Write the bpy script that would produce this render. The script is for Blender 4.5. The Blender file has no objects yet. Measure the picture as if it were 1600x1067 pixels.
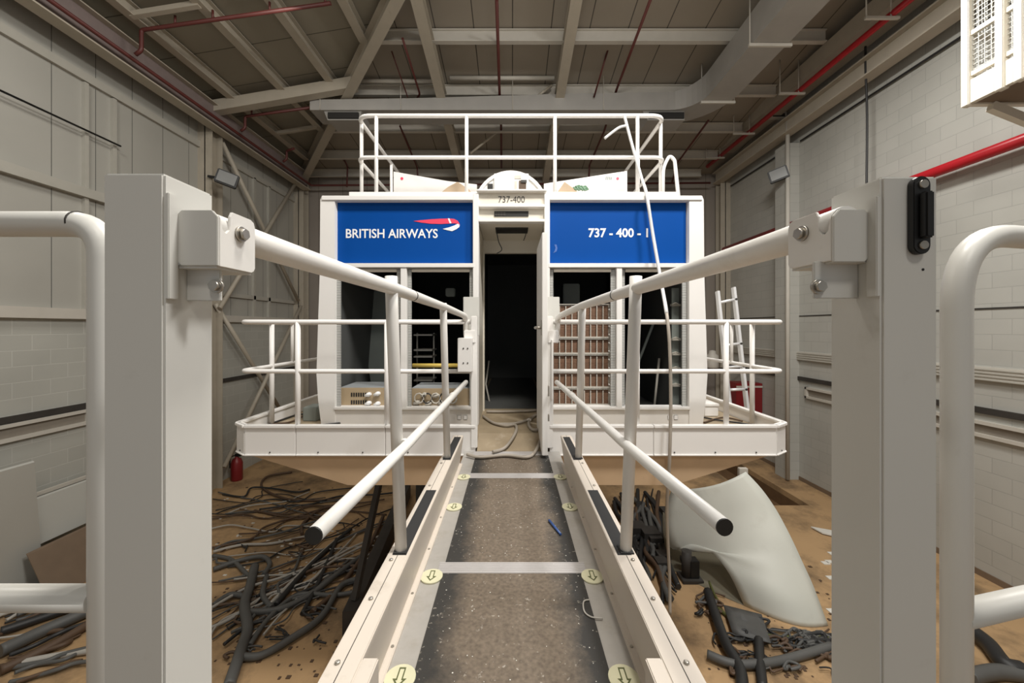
import bpy, bmesh, math, random
from mathutils import Vector, Matrix
random.seed(7)
C = bpy.context.scene.collection
S = bpy.context.scene
V = Vector
EYE = 1.05           # camera height above the gangway deck (z = 0)
F = 600.0            # focal length in pixels of the 1600 px wide frame
VX, VY = 800.0, 512.0
FLOOR = -2.65
W = 7.0              # half width of the hall
YB = 12.7            # far wall

# ------------------------------------------------------------------ camera, world, light, exposure
cd = bpy.data.cameras.new('camera'); cam = bpy.data.objects.new('camera', cd); C.objects.link(cam)
cam.location = (0, 0, EYE); cam.rotation_euler = (math.pi/2, 0, 0)
cd.sensor_width = 36; cd.lens = 36*F/1600; cd.shift_y = -(533.5-VY)/1600; cd.shift_x = (800-VX)/1600
cd.clip_start = 0.02
S.camera = cam
S.view_settings.view_transform = 'Standard'; S.view_settings.look = 'None'
S.view_settings.gamma = 1; S.view_settings.exposure = 0.0; S.view_settings.use_curve_mapping = False
wd = bpy.data.worlds.new('world'); S.world = wd; wd.use_nodes = True
wd.node_tree.nodes['Background'].inputs[0].default_value = (0.95, 0.98, 1.0, 1)
wd.node_tree.nodes['Background'].inputs[1].default_value = 0.34

def area(name, loc, target, power, size, col=(1, .95, .87)):
    l = bpy.data.lights.new(name, 'AREA'); l.energy = power; l.size = size; l.color = col; l.shape = 'DISK'
    o = bpy.data.objects.new(name, l); C.objects.link(o); o.location = loc
    o.rotation_euler = (V(target)-V(loc)).to_track_quat('-Z', 'Y').to_euler()
    return o
area('high_bay_and_fill_light', (0.8, 1.1, 5.8), (0.1, 3.3, 0.9), 245, .9)
area('high_bay_and_fill_light', (3.0, 1.0, 5.8), (0.7, 2.3, 0.3), 230, .9, (1, .99, .98))
area('high_bay_and_fill_light', (0.9, -2.6, 5.6), (0.0, 1.5, 0.6), 75, .9)  # added fill behind the camera, brightens the post fronts and cabin
area('high_bay_and_fill_light', (-4.6, 2.6, 5.8), (-5.0, 4.6, 0), 80, .9, (1, .96, .9))
area('high_bay_and_fill_light', (3.9, 5.2, 5.75), (4.8, 5.6, -1), 190, .8, (1, .97, .92))  # added fill, brightens the right floor, right wall and shell
area('high_bay_and_fill_light', (-3.3, 5.8, 6.2), (-4.0, 6.6, 0), 50, .8)

# ------------------------------------------------------------------ helpers
def P(px, py, d): return V(((px-VX)*d/F, d, EYE-(py-VY)*d/F))
def FL(px, py, dz=0.0):                       # the hall floor under a point of the photograph
    d = F*(EYE-FLOOR-dz)/(py-VY); return V(((px-VX)*d/F, d, FLOOR+dz))

def wloc(o):
    v = V((0, 0, 0))
    while o: v += o.location; o = o.parent
    return v

class MB:
    def __init__(s): s.bm = bmesh.new()
    def box(s, x0, x1, y0, y1, z0, z1):
        r = bmesh.ops.create_cube(s.bm, size=1)
        for v in r['verts']:
            v.co = V(((x0+x1)/2+v.co.x*(x1-x0), (y0+y1)/2+v.co.y*(y1-y0), (z0+z1)/2+v.co.z*(z1-z0)))
        return s
    def bar(s, p, q, w, h, up=(0, 0, 1)):     # rectangular bar from p to q
        return s.sweep([(-w/2, -h/2), (w/2, -h/2), (w/2, h/2), (-w/2, h/2)], p, q, up)
    def ibar(s, p, q, w, h, t=.02, up=(0, 0, 1)):
        a, b, c = w/2, h/2, t/2
        return s.sweep([(-a, -b), (a, -b), (a, -b+t), (c, -b+t), (c, b-t), (a, b-t), (a, b), (-a, b), (-a, b-t), (-c, b-t), (-c, -b+t), (-a, -b+t)], p, q, up)
    def sweep(s, prof, p, q, up=(0, 0, 1)):
        p, q = V(p), V(q); t = (q-p).normalized(); up = V(up)
        if abs(t.dot(up)) > .98: up = V((0, 1, 0))
        x = t.cross(up).normalized(); z = x.cross(t).normalized()
        a = [s.bm.verts.new(p+x*u+z*v) for u, v in prof]; b = [s.bm.verts.new(q+x*u+z*v) for u, v in prof]
        n = len(prof)
        for i in range(n): s.bm.faces.new((a[i], a[(i+1) % n], b[(i+1) % n], b[i]))
        s.bm.faces.new(a[::-1]); s.bm.faces.new(b)
        return s
    def poly(s, pts, off):                    # polygon with thickness: pts moved along off
        off = V(off); pts = [V(p) for p in pts]
        a = [s.bm.verts.new(p) for p in pts]; b = [s.bm.verts.new(p+off) for p in pts]; n = len(pts)
        for i in range(n): s.bm.faces.new((a[i], a[(i+1) % n], b[(i+1) % n], b[i]))
        s.bm.faces.new(a[::-1]); s.bm.faces.new(b); return s
    def quad(s, a, b, c, d):
        s.bm.faces.new([s.bm.verts.new(V(p)) for p in (a, b, c, d)]); return s
    def tube(s, pts, r, n=10, cap=True, closed=False):
        pts = [V(p) for p in pts]
        q = [pts[0]]
        for p in pts[1:]:
            if (p-q[-1]).length > 1e-5: q.append(p)
        pts = q; m = len(pts)
        rr = r if isinstance(r, (list, tuple)) else [r]*m
        tn = []
        for i in range(m):
            t = (pts[min(i+1, m-1)]-pts[max(i-1, 0)])
            tn.append(t.normalized() if t.length > 1e-9 else V((0, 0, 1)))
        u = tn[0].orthogonal().normalized(); rings = []
        for i in range(m):
            u = (u-tn[i]*u.dot(tn[i])); u = u.normalized() if u.length > 1e-6 else tn[i].orthogonal().normalized()
            w = tn[i].cross(u)
            rings.append([s.bm.verts.new(pts[i]+(u*math.cos(2*math.pi*k/n)+w*math.sin(2*math.pi*k/n))*rr[i]) for k in range(n)])
        for i in range(m-1):
            for k in range(n):
                f = s.bm.faces.new((rings[i][k], rings[i][(k+1) % n], rings[i+1][(k+1) % n], rings[i+1][k])); f.smooth = True
        if cap: s.bm.faces.new(rings[0][::-1]); s.bm.faces.new(rings[-1])
        return s
    def cyl(s, p, q, r, n=14): return s.tube([p, q], r, n)
    def lathe(s, c, prof, n=20):              # profile of (radius, z) about a vertical axis
        c = V(c); rings = [[s.bm.verts.new(c+V((r*math.cos(2*math.pi*k/n), r*math.sin(2*math.pi*k/n), z))) for k in range(n)] for r, z in prof]
        for i in range(len(rings)-1):
            for k in range(n):
                f = s.bm.faces.new((rings[i][k], rings[i][(k+1) % n], rings[i+1][(k+1) % n], rings[i+1][k])); f.smooth = True
        s.bm.faces.new(rings[0][::-1]); s.bm.faces.new(rings[-1]); return s
    def grid(s, rows):
        vs = [[s.bm.verts.new(V(p)) for p in r] for r in rows]
        for i in range(len(vs)-1):
            for j in range(len(vs[0])-1):
                f = s.bm.faces.new((vs[i][j], vs[i][j+1], vs[i+1][j+1], vs[i+1][j])); f.smooth = True
        return s
    def build(s, name, m, parent=None, bevel=0, solid=0):
        bm = s.bm; bmesh.ops.recalc_face_normals(bm, faces=bm.faces)
        if bevel:
            e = [e for e in bm.edges if len(e.link_faces) == 2 and e.calc_face_angle(0) > .6]
            bmesh.ops.bevel(bm, geom=e, offset=bevel, segments=2, affect='EDGES', clamp_overlap=True)
        if parent is not None: o0 = wloc(parent)
        else:
            xs = [v.co for v in bm.verts]
            o0 = V(((min(v.x for v in xs)+max(v.x for v in xs))/2, (min(v.y for v in xs)+max(v.y for v in xs))/2, min(v.z for v in xs)))
        for v in bm.verts: v.co -= o0
        me = bpy.data.meshes.new(name); bm.to_mesh(me); bm.free(); me.materials.append(m)
        o = bpy.data.objects.new(name, me); C.objects.link(o)
        if parent is not None: o.parent = parent
        else: o.location = o0
        if solid:
            md = o.modifiers.new('solid', 'SOLIDIFY'); md.thickness = solid; md.offset = 0
        return o

def fillet(pts, r, n=6):
    pts = [V(p) for p in pts]; out = [pts[0]]
    for i in range(1, len(pts)-1):
        a, b, c = pts[i-1], pts[i], pts[i+1]
        u, w = (a-b).normalized(), (c-b).normalized()
        k = min(r, (a-b).length*.49, (c-b).length*.49)
        for j in range(n+1):
            t = j/n; out.append((b+u*k)*(1-t)**2+b*2*t*(1-t)+(b+w*k)*t*t)
    return out+[pts[-1]]
def smooth(pts, n=6):                        # Catmull-Rom
    pts = [V(p) for p in pts]; out = []
    for i in range(len(pts)-1):
        p0, p1, p2, p3 = pts[max(i-1, 0)], pts[i], pts[i+1], pts[min(i+2, len(pts)-1)]
        for j in range(n):
            t = j/n
            out.append(.5*((2*p1)+(p2-p0)*t+(2*p0-5*p1+4*p2-p3)*t*t+(3*p1-p0-3*p2+p3)*t**3))
    return out+[pts[-1]]
def tag(o, label, cat, group=None):
    o['label'] = label; o['category'] = cat
    if group: o['group'] = group
    return o
def thing(name, label, cat, loc, group=None):
    o = bpy.data.objects.new(name, None); C.objects.link(o); o.location = loc; o.empty_display_size = .1
    return tag(o, label, cat, group)
def struct(o): o['kind'] = 'structure'; return o
def stuff(o): o['kind'] = 'stuff'; return o
def text(name, s, size, p, m, parent, width=None, bold=0.0, depth=.002, height=None):
    c = bpy.data.curves.new('t', 'FONT'); c.body = s; c.size = size; c.extrude = depth/2; c.offset = bold; c.resolution_u = 3
    c.align_x = 'LEFT'
    t = bpy.data.objects.new('t', c); C.objects.link(t)
    bpy.context.view_layer.update()
    me = bpy.data.meshes.new_from_object(t.evaluated_get(bpy.context.evaluated_depsgraph_get()))
    bpy.data.objects.remove(t); xs = [v.co.x for v in me.vertices]; ys = [v.co.y for v in me.vertices]
    sx = (width/(max(xs)-min(xs))) if width else 1; sy = (height/(max(ys)-min(ys))) if height else sx
    x0, y0 = min(xs), min(ys); o0 = wloc(parent)
    for v in me.vertices: v.co = V(((v.co.x-x0)*sx+p[0], p[1]-v.co.z, (v.co.y-y0)*sy+p[2]))-o0
    me.materials.clear(); me.materials.append(m)
    o = bpy.data.objects.new(name, me); C.objects.link(o); o.parent = parent
    return o

# ------------------------------------------------------------------ materials
def nodes(name):
    m = bpy.data.materials.new(name); m.use_nodes = True; nt = m.node_tree
    return m, nt, nt.nodes['Principled BSDF'], nt.nodes, nt.links
def mk(name, col, rough=.5, metal=0, var=.08, scale=6, bump=0, dirt=None, damt=.5, dscale=3, dlow=.55, spec=.5):
    m, nt, b, N, L = nodes(name)
    b.inputs['Roughness'].default_value = rough; b.inputs['Metallic'].default_value = metal
    b.inputs['Specular IOR Level'].default_value = spec
    tc = N.new('ShaderNodeTexCoord'); nz = N.new('ShaderNodeTexNoise'); nz.inputs['Scale'].default_value = scale; nz.inputs['Detail'].default_value = 6
    L.new(tc.outputs['Object'], nz.inputs['Vector'])
    mx = N.new('ShaderNodeMix'); mx.data_type = 'RGBA'
    c = V(col)
    mx.inputs[6].default_value = (*(c*(1-var)), 1); mx.inputs[7].default_value = (*[min(1, k) for k in c*(1+var)], 1)
    L.new(nz.outputs['Fac'], mx.inputs[0]); out = mx.outputs[2]
    if dirt:
        n2 = N.new('ShaderNodeTexNoise'); n2.inputs['Scale'].default_value = dscale; n2.inputs['Detail'].default_value = 8; n2.inputs['Roughness'].default_value = .7
        L.new(tc.outputs['Object'], n2.inputs['Vector'])
        mr = N.new('ShaderNodeMapRange'); mr.inputs[1].default_value = dlow; mr.inputs[2].default_value = dlow+.2; mr.inputs[4].default_value = damt
        L.new(n2.outputs['Fac'], mr.inputs[0])
        m2 = N.new('ShaderNodeMix'); m2.data_type = 'RGBA'; L.new(mr.outputs[0], m2.inputs[0]); L.new(out, m2.inputs[6]); m2.inputs[7].default_value = (*dirt, 1)
        out = m2.outputs[2]
    L.new(out, b.inputs['Base Color'])
    if bump:
        bp = N.new('ShaderNodeBump'); bp.inputs['Strength'].default_value = bump; bp.inputs['Distance'].default_value = .01
        L.new(nz.outputs['Fac'], bp.inputs['Height']); L.new(bp.outputs[0], b.inputs['Normal'])
    return m
def blockwall(name, col, mort):              # painted concrete block courses on a wall of constant x
    m, nt, b, N, L = nodes(name); b.inputs['Roughness'].default_value = .6
    tc = N.new('ShaderNodeTexCoord'); sp = N.new('ShaderNodeSeparateXYZ'); cb = N.new('ShaderNodeCombineXYZ')
    L.new(tc.outputs['Object'], sp.inputs[0]); L.new(sp.outputs['Y'], cb.inputs[0]); L.new(sp.outputs['Z'], cb.inputs[1])
    br = N.new('ShaderNodeTexBrick'); br.inputs['Scale'].default_value = 1; br.inputs['Brick Width'].default_value = .45; br.inputs['Row Height'].default_value = .225
    br.inputs['Mortar Size'].default_value = .006; br.inputs['Mortar Smooth'].default_value = .3; br.offset = .5
    c = V(col)
    br.inputs['Color1'].default_value = (*c, 1); br.inputs['Color2'].default_value = (*(c*.94), 1); br.inputs['Mortar'].default_value = (*mort, 1)
    L.new(cb.outputs[0], br.inputs['Vector'])
    nz = N.new('ShaderNodeTexNoise'); nz.inputs['Scale'].default_value = .8; nz.inputs['Detail'].default_value = 6; L.new(tc.outputs['Object'], nz.inputs['Vector'])
    mx = N.new('ShaderNodeMix'); mx.data_type = 'RGBA'; mx.blend_type = 'MULTIPLY'; mx.inputs[0].default_value = .35
    L.new(br.outputs['Color'], mx.inputs[6]); L.new(nz.outputs['Color'], mx.inputs[7])
    mm = N.new('ShaderNodeMix'); mm.data_type = 'RGBA'; mm.blend_type = 'MULTIPLY'; mm.inputs[0].default_value = .3
    L.new(br.outputs['Color'], mm.inputs[6]); L.new(nz.outputs['Fac'], mm.inputs[7]); L.new(mm.outputs[2], b.inputs['Base Color'])
    bp = N.new('ShaderNodeBump'); bp.inputs['Strength'].default_value = .3; bp.inputs['Distance'].default_value = .008; bp.invert = True
    L.new(br.outputs['Fac'], bp.inputs['Height']); L.new(bp.outputs[0], b.inputs['Normal'])
    return m
def seamed(name, col, axis, step, line, width=.02, rough=.55, var=.12):  # sheet with dark seams across one axis
    m, nt, b, N, L = nodes(name); b.inputs['Roughness'].default_value = rough
    tc = N.new('ShaderNodeTexCoord'); sp = N.new('ShaderNodeSeparateXYZ'); L.new(tc.outputs['Object'], sp.inputs[0])
    d = N.new('ShaderNodeMath'); d.operation = 'DIVIDE'; d.inputs[1].default_value = step; L.new(sp.outputs[axis], d.inputs[0])
    fr = N.new('ShaderNodeMath'); fr.operation = 'FRACT'; L.new(d.outputs[0], fr.inputs[0])
    lt = N.new('ShaderNodeMath'); lt.operation = 'LESS_THAN'; lt.inputs[1].default_value = width/step; L.new(fr.outputs[0], lt.inputs[0])
    nz = N.new('ShaderNodeTexNoise'); nz.inputs['Scale'].default_value = .9; nz.inputs['Detail'].default_value = 7; L.new(tc.outputs['Object'], nz.inputs['Vector'])
    c = V(col); mx = N.new('ShaderNodeMix'); mx.data_type = 'RGBA'; mx.inputs[6].default_value = (*(c*(1-var)), 1); mx.inputs[7].default_value = (*(c*(1+var)), 1)
    L.new(nz.outputs['Fac'], mx.inputs[0])
    m2 = N.new('ShaderNodeMix'); m2.data_type = 'RGBA'; L.new(lt.outputs[0], m2.inputs[0]); L.new(mx.outputs[2], m2.inputs[6]); m2.inputs[7].default_value = (*line, 1)
    L.new(m2.outputs[2], b.inputs['Base Color'])
    return m
def matmat():                                # worn rubber mat, dusty trodden centre, white flecks
    m, nt, b, N, L = nodes('worn_rubber_mat'); b.inputs['Roughness'].default_value = .8
    tc = N.new('ShaderNodeTexCoord'); sp = N.new('ShaderNodeSeparateXYZ'); L.new(tc.outputs['Object'], sp.inputs[0])
    ab = N.new('ShaderNodeMath'); ab.operation = 'ABSOLUTE'; L.new(sp.outputs['X'], ab.inputs[0])
    nz = N.new('ShaderNodeTexNoise'); nz.inputs['Scale'].default_value = 5; nz.inputs['Detail'].default_value = 10; nz.inputs['Roughness'].default_value = .75; L.new(tc.outputs['Object'], nz.inputs['Vector'])
    ad = N.new('ShaderNodeMath'); ad.operation = 'MULTIPLY_ADD'; ad.inputs[1].default_value = .22; L.new(nz.outputs['Fac'], ad.inputs[0]); L.new(ab.outputs[0], ad.inputs[2])
    mr = N.new('ShaderNodeMapRange'); mr.inputs[1].default_value = .27; mr.inputs[2].default_value = .36; mr.inputs[3].default_value = 1; mr.inputs[4].default_value = 0; L.new(ad.outputs[0], mr.inputs[0])
    n2 = N.new('ShaderNodeTexNoise'); n2.inputs['Scale'].default_value = 70; n2.inputs['Detail'].default_value = 6; L.new(tc.outputs['Object'], n2.inputs['Vector'])
    du = N.new('ShaderNodeMix'); du.data_type = 'RGBA'; du.inputs[6].default_value = (.05, .037, .026, 1); du.inputs[7].default_value = (.24, .19, .14, 1); L.new(n2.outputs['Fac'], du.inputs[0])
    bk = N.new('ShaderNodeMix'); bk.data_type = 'RGBA'; bk.inputs[6].default_value = (.032, .030, .027, 1); L.new(mr.outputs[0], bk.inputs[0]); L.new(du.outputs[2], bk.inputs[7])
    vo = N.new('ShaderNodeTexNoise'); vo.inputs['Scale'].default_value = 55; vo.inputs['Detail'].default_value = 5; vo.inputs['Roughness'].default_value = .6; L.new(tc.outputs['Object'], vo.inputs['Vector'])
    lt = N.new('ShaderNodeMapRange'); lt.inputs[1].default_value = .63; lt.inputs[2].default_value = .70; lt.inputs[3].default_value = 0; lt.inputs[4].default_value = .7; L.new(vo.outputs['Fac'], lt.inputs[0])
    n3 = N.new('ShaderNodeTexNoise'); n3.inputs['Scale'].default_value = 9; L.new(tc.outputs['Object'], n3.inputs['Vector'])
    g = N.new('ShaderNodeMath'); g.operation = 'GREATER_THAN'; g.inputs[1].default_value = .42; L.new(n3.outputs['Fac'], g.inputs[0])
    mu = N.new('ShaderNodeMath'); mu.operation = 'MULTIPLY'; L.new(lt.outputs[0], mu.inputs[0]); L.new(g.outputs[0], mu.inputs[1])
    fk = N.new('ShaderNodeMix'); fk.data_type = 'RGBA'; L.new(mu.outputs[0], fk.inputs[0]); L.new(bk.outputs[2], fk.inputs[6]); fk.inputs[7].default_value = (.42, .38, .32, 1)
    L.new(fk.outputs[2], b.inputs['Base Color'])
    bp = N.new('ShaderNodeBump'); bp.inputs['Strength'].default_value = .3; bp.inputs['Distance'].default_value = .004; L.new(n2.outputs['Fac'], bp.inputs['Height']); L.new(bp.outputs[0], b.inputs['Normal'])
    return m

DIRT = (.25, .2, .14)
M = dict(
    white=mk('white_gloss_paint', (.80, .78, .74), .35, var=.03, dirt=(.5, .44, .36), damt=.4, dscale=4, dlow=.6),
    cab=mk('white_cabin_paint', (.82, .80, .77), .4, var=.02, dirt=(.6, .55, .48), damt=.3, dscale=2.5, dlow=.6),
    cream=mk('cream_paint', (.74, .69, .59), .45, var=.04, dirt=(.45, .38, .28), damt=.4, dscale=3, dlow=.6),
    post=mk('grey_white_post_paint', (.62, .61, .57), .38, var=.03, scale=3, dirt=(.42, .4, .35), damt=.4, dscale=5, dlow=.62),
    kerb=mk('scuffed_cream_paint', (.62, .555, .48), .45, var=.04, dirt=(.36, .30, .23), damt=.55, dscale=7, dlow=.6),
    blue=mk('blue_sign_enamel', (.001, .062, .30), .5, var=.05, scale=2, spec=.12),
    navy_dark=mk('dark_slot', (.012, .011, .01), .6),
    red=mk('red_enamel', (.55, .01, .02), .4), pink=mk('red_ribbon', (.82, .06, .12), .4),
    letter=mk('white_lettering', (.9, .9, .9), .4, var=.01), ink=mk('dark_lettering', (.05, .045, .04), .5),
    redpipe=mk('red_pipe_paint', (.42, .012, .02), .35, var=.1), oldred=mk('old_red_pipe_paint', (.10, .022, .018), .5, var=.2),
    black=mk('black_plastic', (.012, .012, .012), .4), rubber=mk('black_rubber', (.02, .02, .02), .7, bump=.2),
    steel=mk('bolt_steel', (.45, .42, .37), .35, .8, var=.2, scale=40), dsteel=mk('dark_steel', (.05, .045, .04), .6, .2, var=.3),
    alu=mk('aluminium_tread', (.42, .40, .37), .5, .25, var=.1, scale=20, dirt=(.3, .26, .2), damt=.5, dscale=6, dlow=.5),
    strip=mk('grey_floor_tape', (.42, .40, .39), .6, var=.08, scale=30), ladder=mk('ladder_aluminium', (.75, .75, .75), .4, .3),
    glow=mk('pale_yellow_disc', (.64, .62, .43), .5, var=.08, scale=20), arrow=mk('disc_arrow_ink', (.10, .11, .04), .6),
    ply=mk('plywood', (.60, .43, .27), .6, var=.12, scale=5, dirt=(.3, .2, .1), damt=.35, dscale=6, dlow=.62),
    brownply=mk('brown_board', (.19, .135, .09), .7, var=.15), lino=mk('dusty_lino', (.34, .27, .18), .7, var=.2, scale=9, dirt=(.6, .52, .42), damt=.5, dscale=7, dlow=.58),
    floor=mk('ochre_hall_floor', (.47, .305, .155), .75, var=.2, scale=1.6, bump=.2, dirt=(.15, .10, .055), damt=.85, dscale=1.1, dlow=.45),
    pit=mk('pit_timber', (.16, .09, .04), .8, var=.3),
    roofb=seamed('roof_sheet_end_slope', (.30, .265, .215), 'X', .75, (.07, .06, .05)),
    roofl=seamed('roof_sheet_side_slope', (.28, .255, .2), 'Y', 1.0, (.10, .09, .07)),
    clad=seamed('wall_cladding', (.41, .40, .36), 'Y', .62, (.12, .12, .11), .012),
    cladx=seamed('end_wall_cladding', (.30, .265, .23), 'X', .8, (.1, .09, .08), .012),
    block=blockwall('painted_block_right', (.55, .545, .50), (.455, .45, .42)), blockl=blockwall('painted_block_left', (.54, .54, .49), (.63, .63, .58)),
    beam=mk('beam_paint', (.44, .395, .32), .5, var=.12, scale=4, dirt=(.2, .15, .1), damt=.4, dscale=5, dlow=.6),
    girt=mk('girt_paint', (.44, .425, .375), .5, var=.08), trim=mk('trim_paint', (.56, .53, .47), .5, var=.08),
    duct=mk('galvanised_duct', (.40, .385, .36), .5, .15, var=.12, scale=3),
    shell=mk('pale_shell', (.60, .61, .55), .45, var=.05, scale=2, dirt=(.4, .38, .32), damt=.3, dscale=3),
    shellin=mk('shaded_shell_inside', (.20, .18, .125), .7, var=.12, scale=4), board=mk('pale_board', (.50, .50, .46), .5, var=.04, scale=2),  # shellin: shade in the shell's hollow is put into its darker colour
    cabg=mk('grey_cable', (.10, .10, .095), .55, var=.2), cabk=mk('black_cable', (.022, .022, .022), .5), cabb=mk('brown_cable', (.10, .06, .035), .6, var=.2),
    cabl=mk('pale_cable', (.42, .40, .36), .5), cabv=mk('olive_cable', (.10, .11, .03), .5), cabw=mk('white_cable', (.7, .7, .7), .5), hose=mk('grey_hose', (.36, .32, .27), .6, var=.1),
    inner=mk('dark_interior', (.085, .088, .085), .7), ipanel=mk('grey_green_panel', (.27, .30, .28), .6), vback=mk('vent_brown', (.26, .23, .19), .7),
    beige=mk('beige_chassis', (.42, .32, .2), .5, var=.1), greytop=mk('grey_chassis_top', (.35, .37, .38), .5),
    cardb=mk('brown_card', (.21, .115, .07), .6, var=.6, scale=14), cardboard=mk('cardboard', (.45, .34, .23), .7, var=.2),
    green=mk('green_foil', (.06, .16, .07), .4), bluepen=mk('blue_pen', (.03, .08, .25), .4), yellow=mk('yellow_tube', (.62, .45, .1), .4),
    lens=mk('lamp_lens', (.35, .36, .36), .15, .3), extred=mk('extinguisher_red', (.22, .016, .018), .4), mesh=mk('pale_wire', (.72, .72, .66), .5),
    mat=matmat(), perf=seamed('perforated_rail', (.55, .55, .52), 'Z', .016, (.16, .16, .155), .007), scrap=mk('white_scrap', (.7, .68, .62), .6),
)

# ------------------------------------------------------------------ the hall
pitx0, pitx1, pity0, pity1 = 5.25, 6.2, 8.0, 12.0
f = MB()
for a in ((-W, W, -6, pity0), (-W, pitx0, pity0, YB), (pitx1, W, pity0, YB), (pitx0, pitx1, pity1, YB)): f.box(a[0], a[1], a[2], a[3], FLOOR-.12, FLOOR)
struct(f.build('floor', M['floor']))
f = MB(); f.box(pitx0, pitx1, pity0, pity1, FLOOR-.5, FLOOR-.4)
f.box(pitx0-.1, pitx0, pity0, pity1, FLOOR-.5, FLOOR-.121).box(pitx1, pitx1+.1, pity0, pity1, FLOOR-.5, FLOOR-.121)
f.box(pitx0-.1, pitx1+.1, pity1, pity1+.1, FLOOR-.5, FLOOR-.121).box(pitx0-.1, pitx1+.1, pity0-.1, pity0, FLOOR-.5, FLOOR-.121)
struct(f.build('floor_pit', M['pit']))
LEDGE = 1.24
struct(MB().box(-W-.2, -W, -6, YB, FLOOR, LEDGE).build('wall_left', M['blockl']))
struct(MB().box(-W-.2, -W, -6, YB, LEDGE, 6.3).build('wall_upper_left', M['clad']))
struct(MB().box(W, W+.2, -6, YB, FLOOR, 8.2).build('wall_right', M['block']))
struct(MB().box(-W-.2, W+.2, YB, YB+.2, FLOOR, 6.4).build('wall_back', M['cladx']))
ZE = EYE+4.95+.14
def zl(x): return ZE+.17*(x+W)
def zb(y): return ZE+.138*(YB-y)
HX = -W+.812*YB
def sheet(name, pts, m):
    return struct(MB().poly(pts, (0, 0, .08)).build(name, m))
sheet('ceiling_left', [(-W, YB, zl(-W)), (HX, 0, zl(HX)), (HX, -6, zl(HX)), (-W, -6, zl(-W))], M['roofl'])
sheet('ceiling_back', [(-W, YB, zb(YB)), (W, YB, zb(YB)), (W, 0, zb(0)), (HX, 0, zb(0))], M['roofb'])
sheet('ceiling_front', [(HX, 0, zb(0)), (W, 0, zb(0)), (W, -6, zb(0)), (HX, -6, zb(0))], M['roofb'])
# trims on the walls
n = [0]
def trim(mb, m='trim', bevel=0):
    n[0] += 1; return struct(mb.build('trim_%d' % n[0], M[m], None, bevel))
trim(MB().box(-W, -W+.09, -6, 12.4, LEDGE-.05, LEDGE+.11))
trim(MB().box(-W, -W+.06, -6, YB, EYE+4.02, EYE+4.16), 'girt')
trim(MB().box(-W, -W+.05, -6, YB, -.27, -.18), 'dsteel')
trim(MB().box(W-.05, W, -6, YB, -.22, -.13), 'dsteel')
trim(MB().box(W-.012, W, -6, YB, 1.32, 1.345), 'dsteel')
struct(MB().box(W-.02, W, -6, YB, FLOOR, FLOOR+.09).build('baseboard_right', M['brownply']))
def member(name, mb, label, cat, m='beam', group=None, bevel=0): return tag(mb.build(name, M[m], None, bevel), label, cat, group)
# left wall framing
member('cladding_rail', MB().box(-W, -W+.10, -6, 8.5, EYE+2.12, EYE+2.27), 'pale horizontal steel rail across the left cladding, level with the post top', 'rail', 'girt')
member('cladding_rail', MB().box(-W, -W+.07, 8.7, 12.4, EYE+2.1, EYE+2.18), 'thin horizontal rail behind the diagonal braces on the far left cladding', 'rail', 'girt')
member('cladding_rail', MB().box(-W, -W+.06, 8.75, 12.4, EYE+.76, EYE+.86), 'low horizontal rail behind the crossing braces near the far left corner', 'rail', 'girt')
for x, lab in ((137, 'pale vertical stud on the left cladding, nearer of the two'), (181, 'second pale vertical stud on left cladding just before the steel column')):
    d = F*6.93/(800-x); member('wall_stud', MB().box(-W, -W+.06, d-.03, d+.03, LEDGE+.1, EYE+4.0), lab, 'stud', 'girt')
for px, lab in ((342, 'vertical stud just right of the left floodlight'), (398, 'vertical stud behind the crossing of the left braces'), (421, 'vertical stud right of the brace crossing on the far left wall')):
    d = F*6.95/(800-px); member('wall_stud', MB().box(-W, -W+.06, d-.04, d+.04, LEDGE-.05, EYE+4.05), lab, 'stud', 'girt')
member('tension_rod', MB().tube([(-W+.12, -3, EYE+3.19), (-W+.12, 6.75, EYE+3.19)], .016), 'thin black rod running along the left cladding', 'rod', 'black')
def column(px, X, sgn, d, w, z1, lab, dep=.32):
    mb = MB(); x0, x1 = (X, X+dep) if sgn > 0 else (X-dep, X)
    xm = (x0+x1)/2
    mb.box(x0, x1, d, d+.02, FLOOR, z1); mb.box(x0, x1, d+w-.02, d+w, FLOOR, z1); mb.box(xm-.012, xm+.012, d, d+w, FLOOR, z1)
    return member('steel_column', mb, lab, 'column', 'beam')
column(0, -W, 1, 8.55, .32, zl(-6.7)-.1, 'steel column on left wall carrying the left floodlight')
column(0, -W, 1, 12.3, .32, zl(-6.7)-.2, 'steel column in the far left corner')
mb = MB().box(W-.32, W-.002, 9.35, 9.75, FLOOR, EYE+4.5); member('block_pier', mb, 'grey block pier on right wall behind the right floodlight', 'pier', 'block')
member('downpipe', MB().tube([(W-.36, 9.25, FLOOR+.05), (W-.36, 9.25, EYE+5.0)], .045), 'pale vertical pipe in front of the right wall pier', 'pipe', 'trim')
column(0, W, -1, 12.3, .3, EYE+5, 'steel column in the far right corner')
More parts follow.
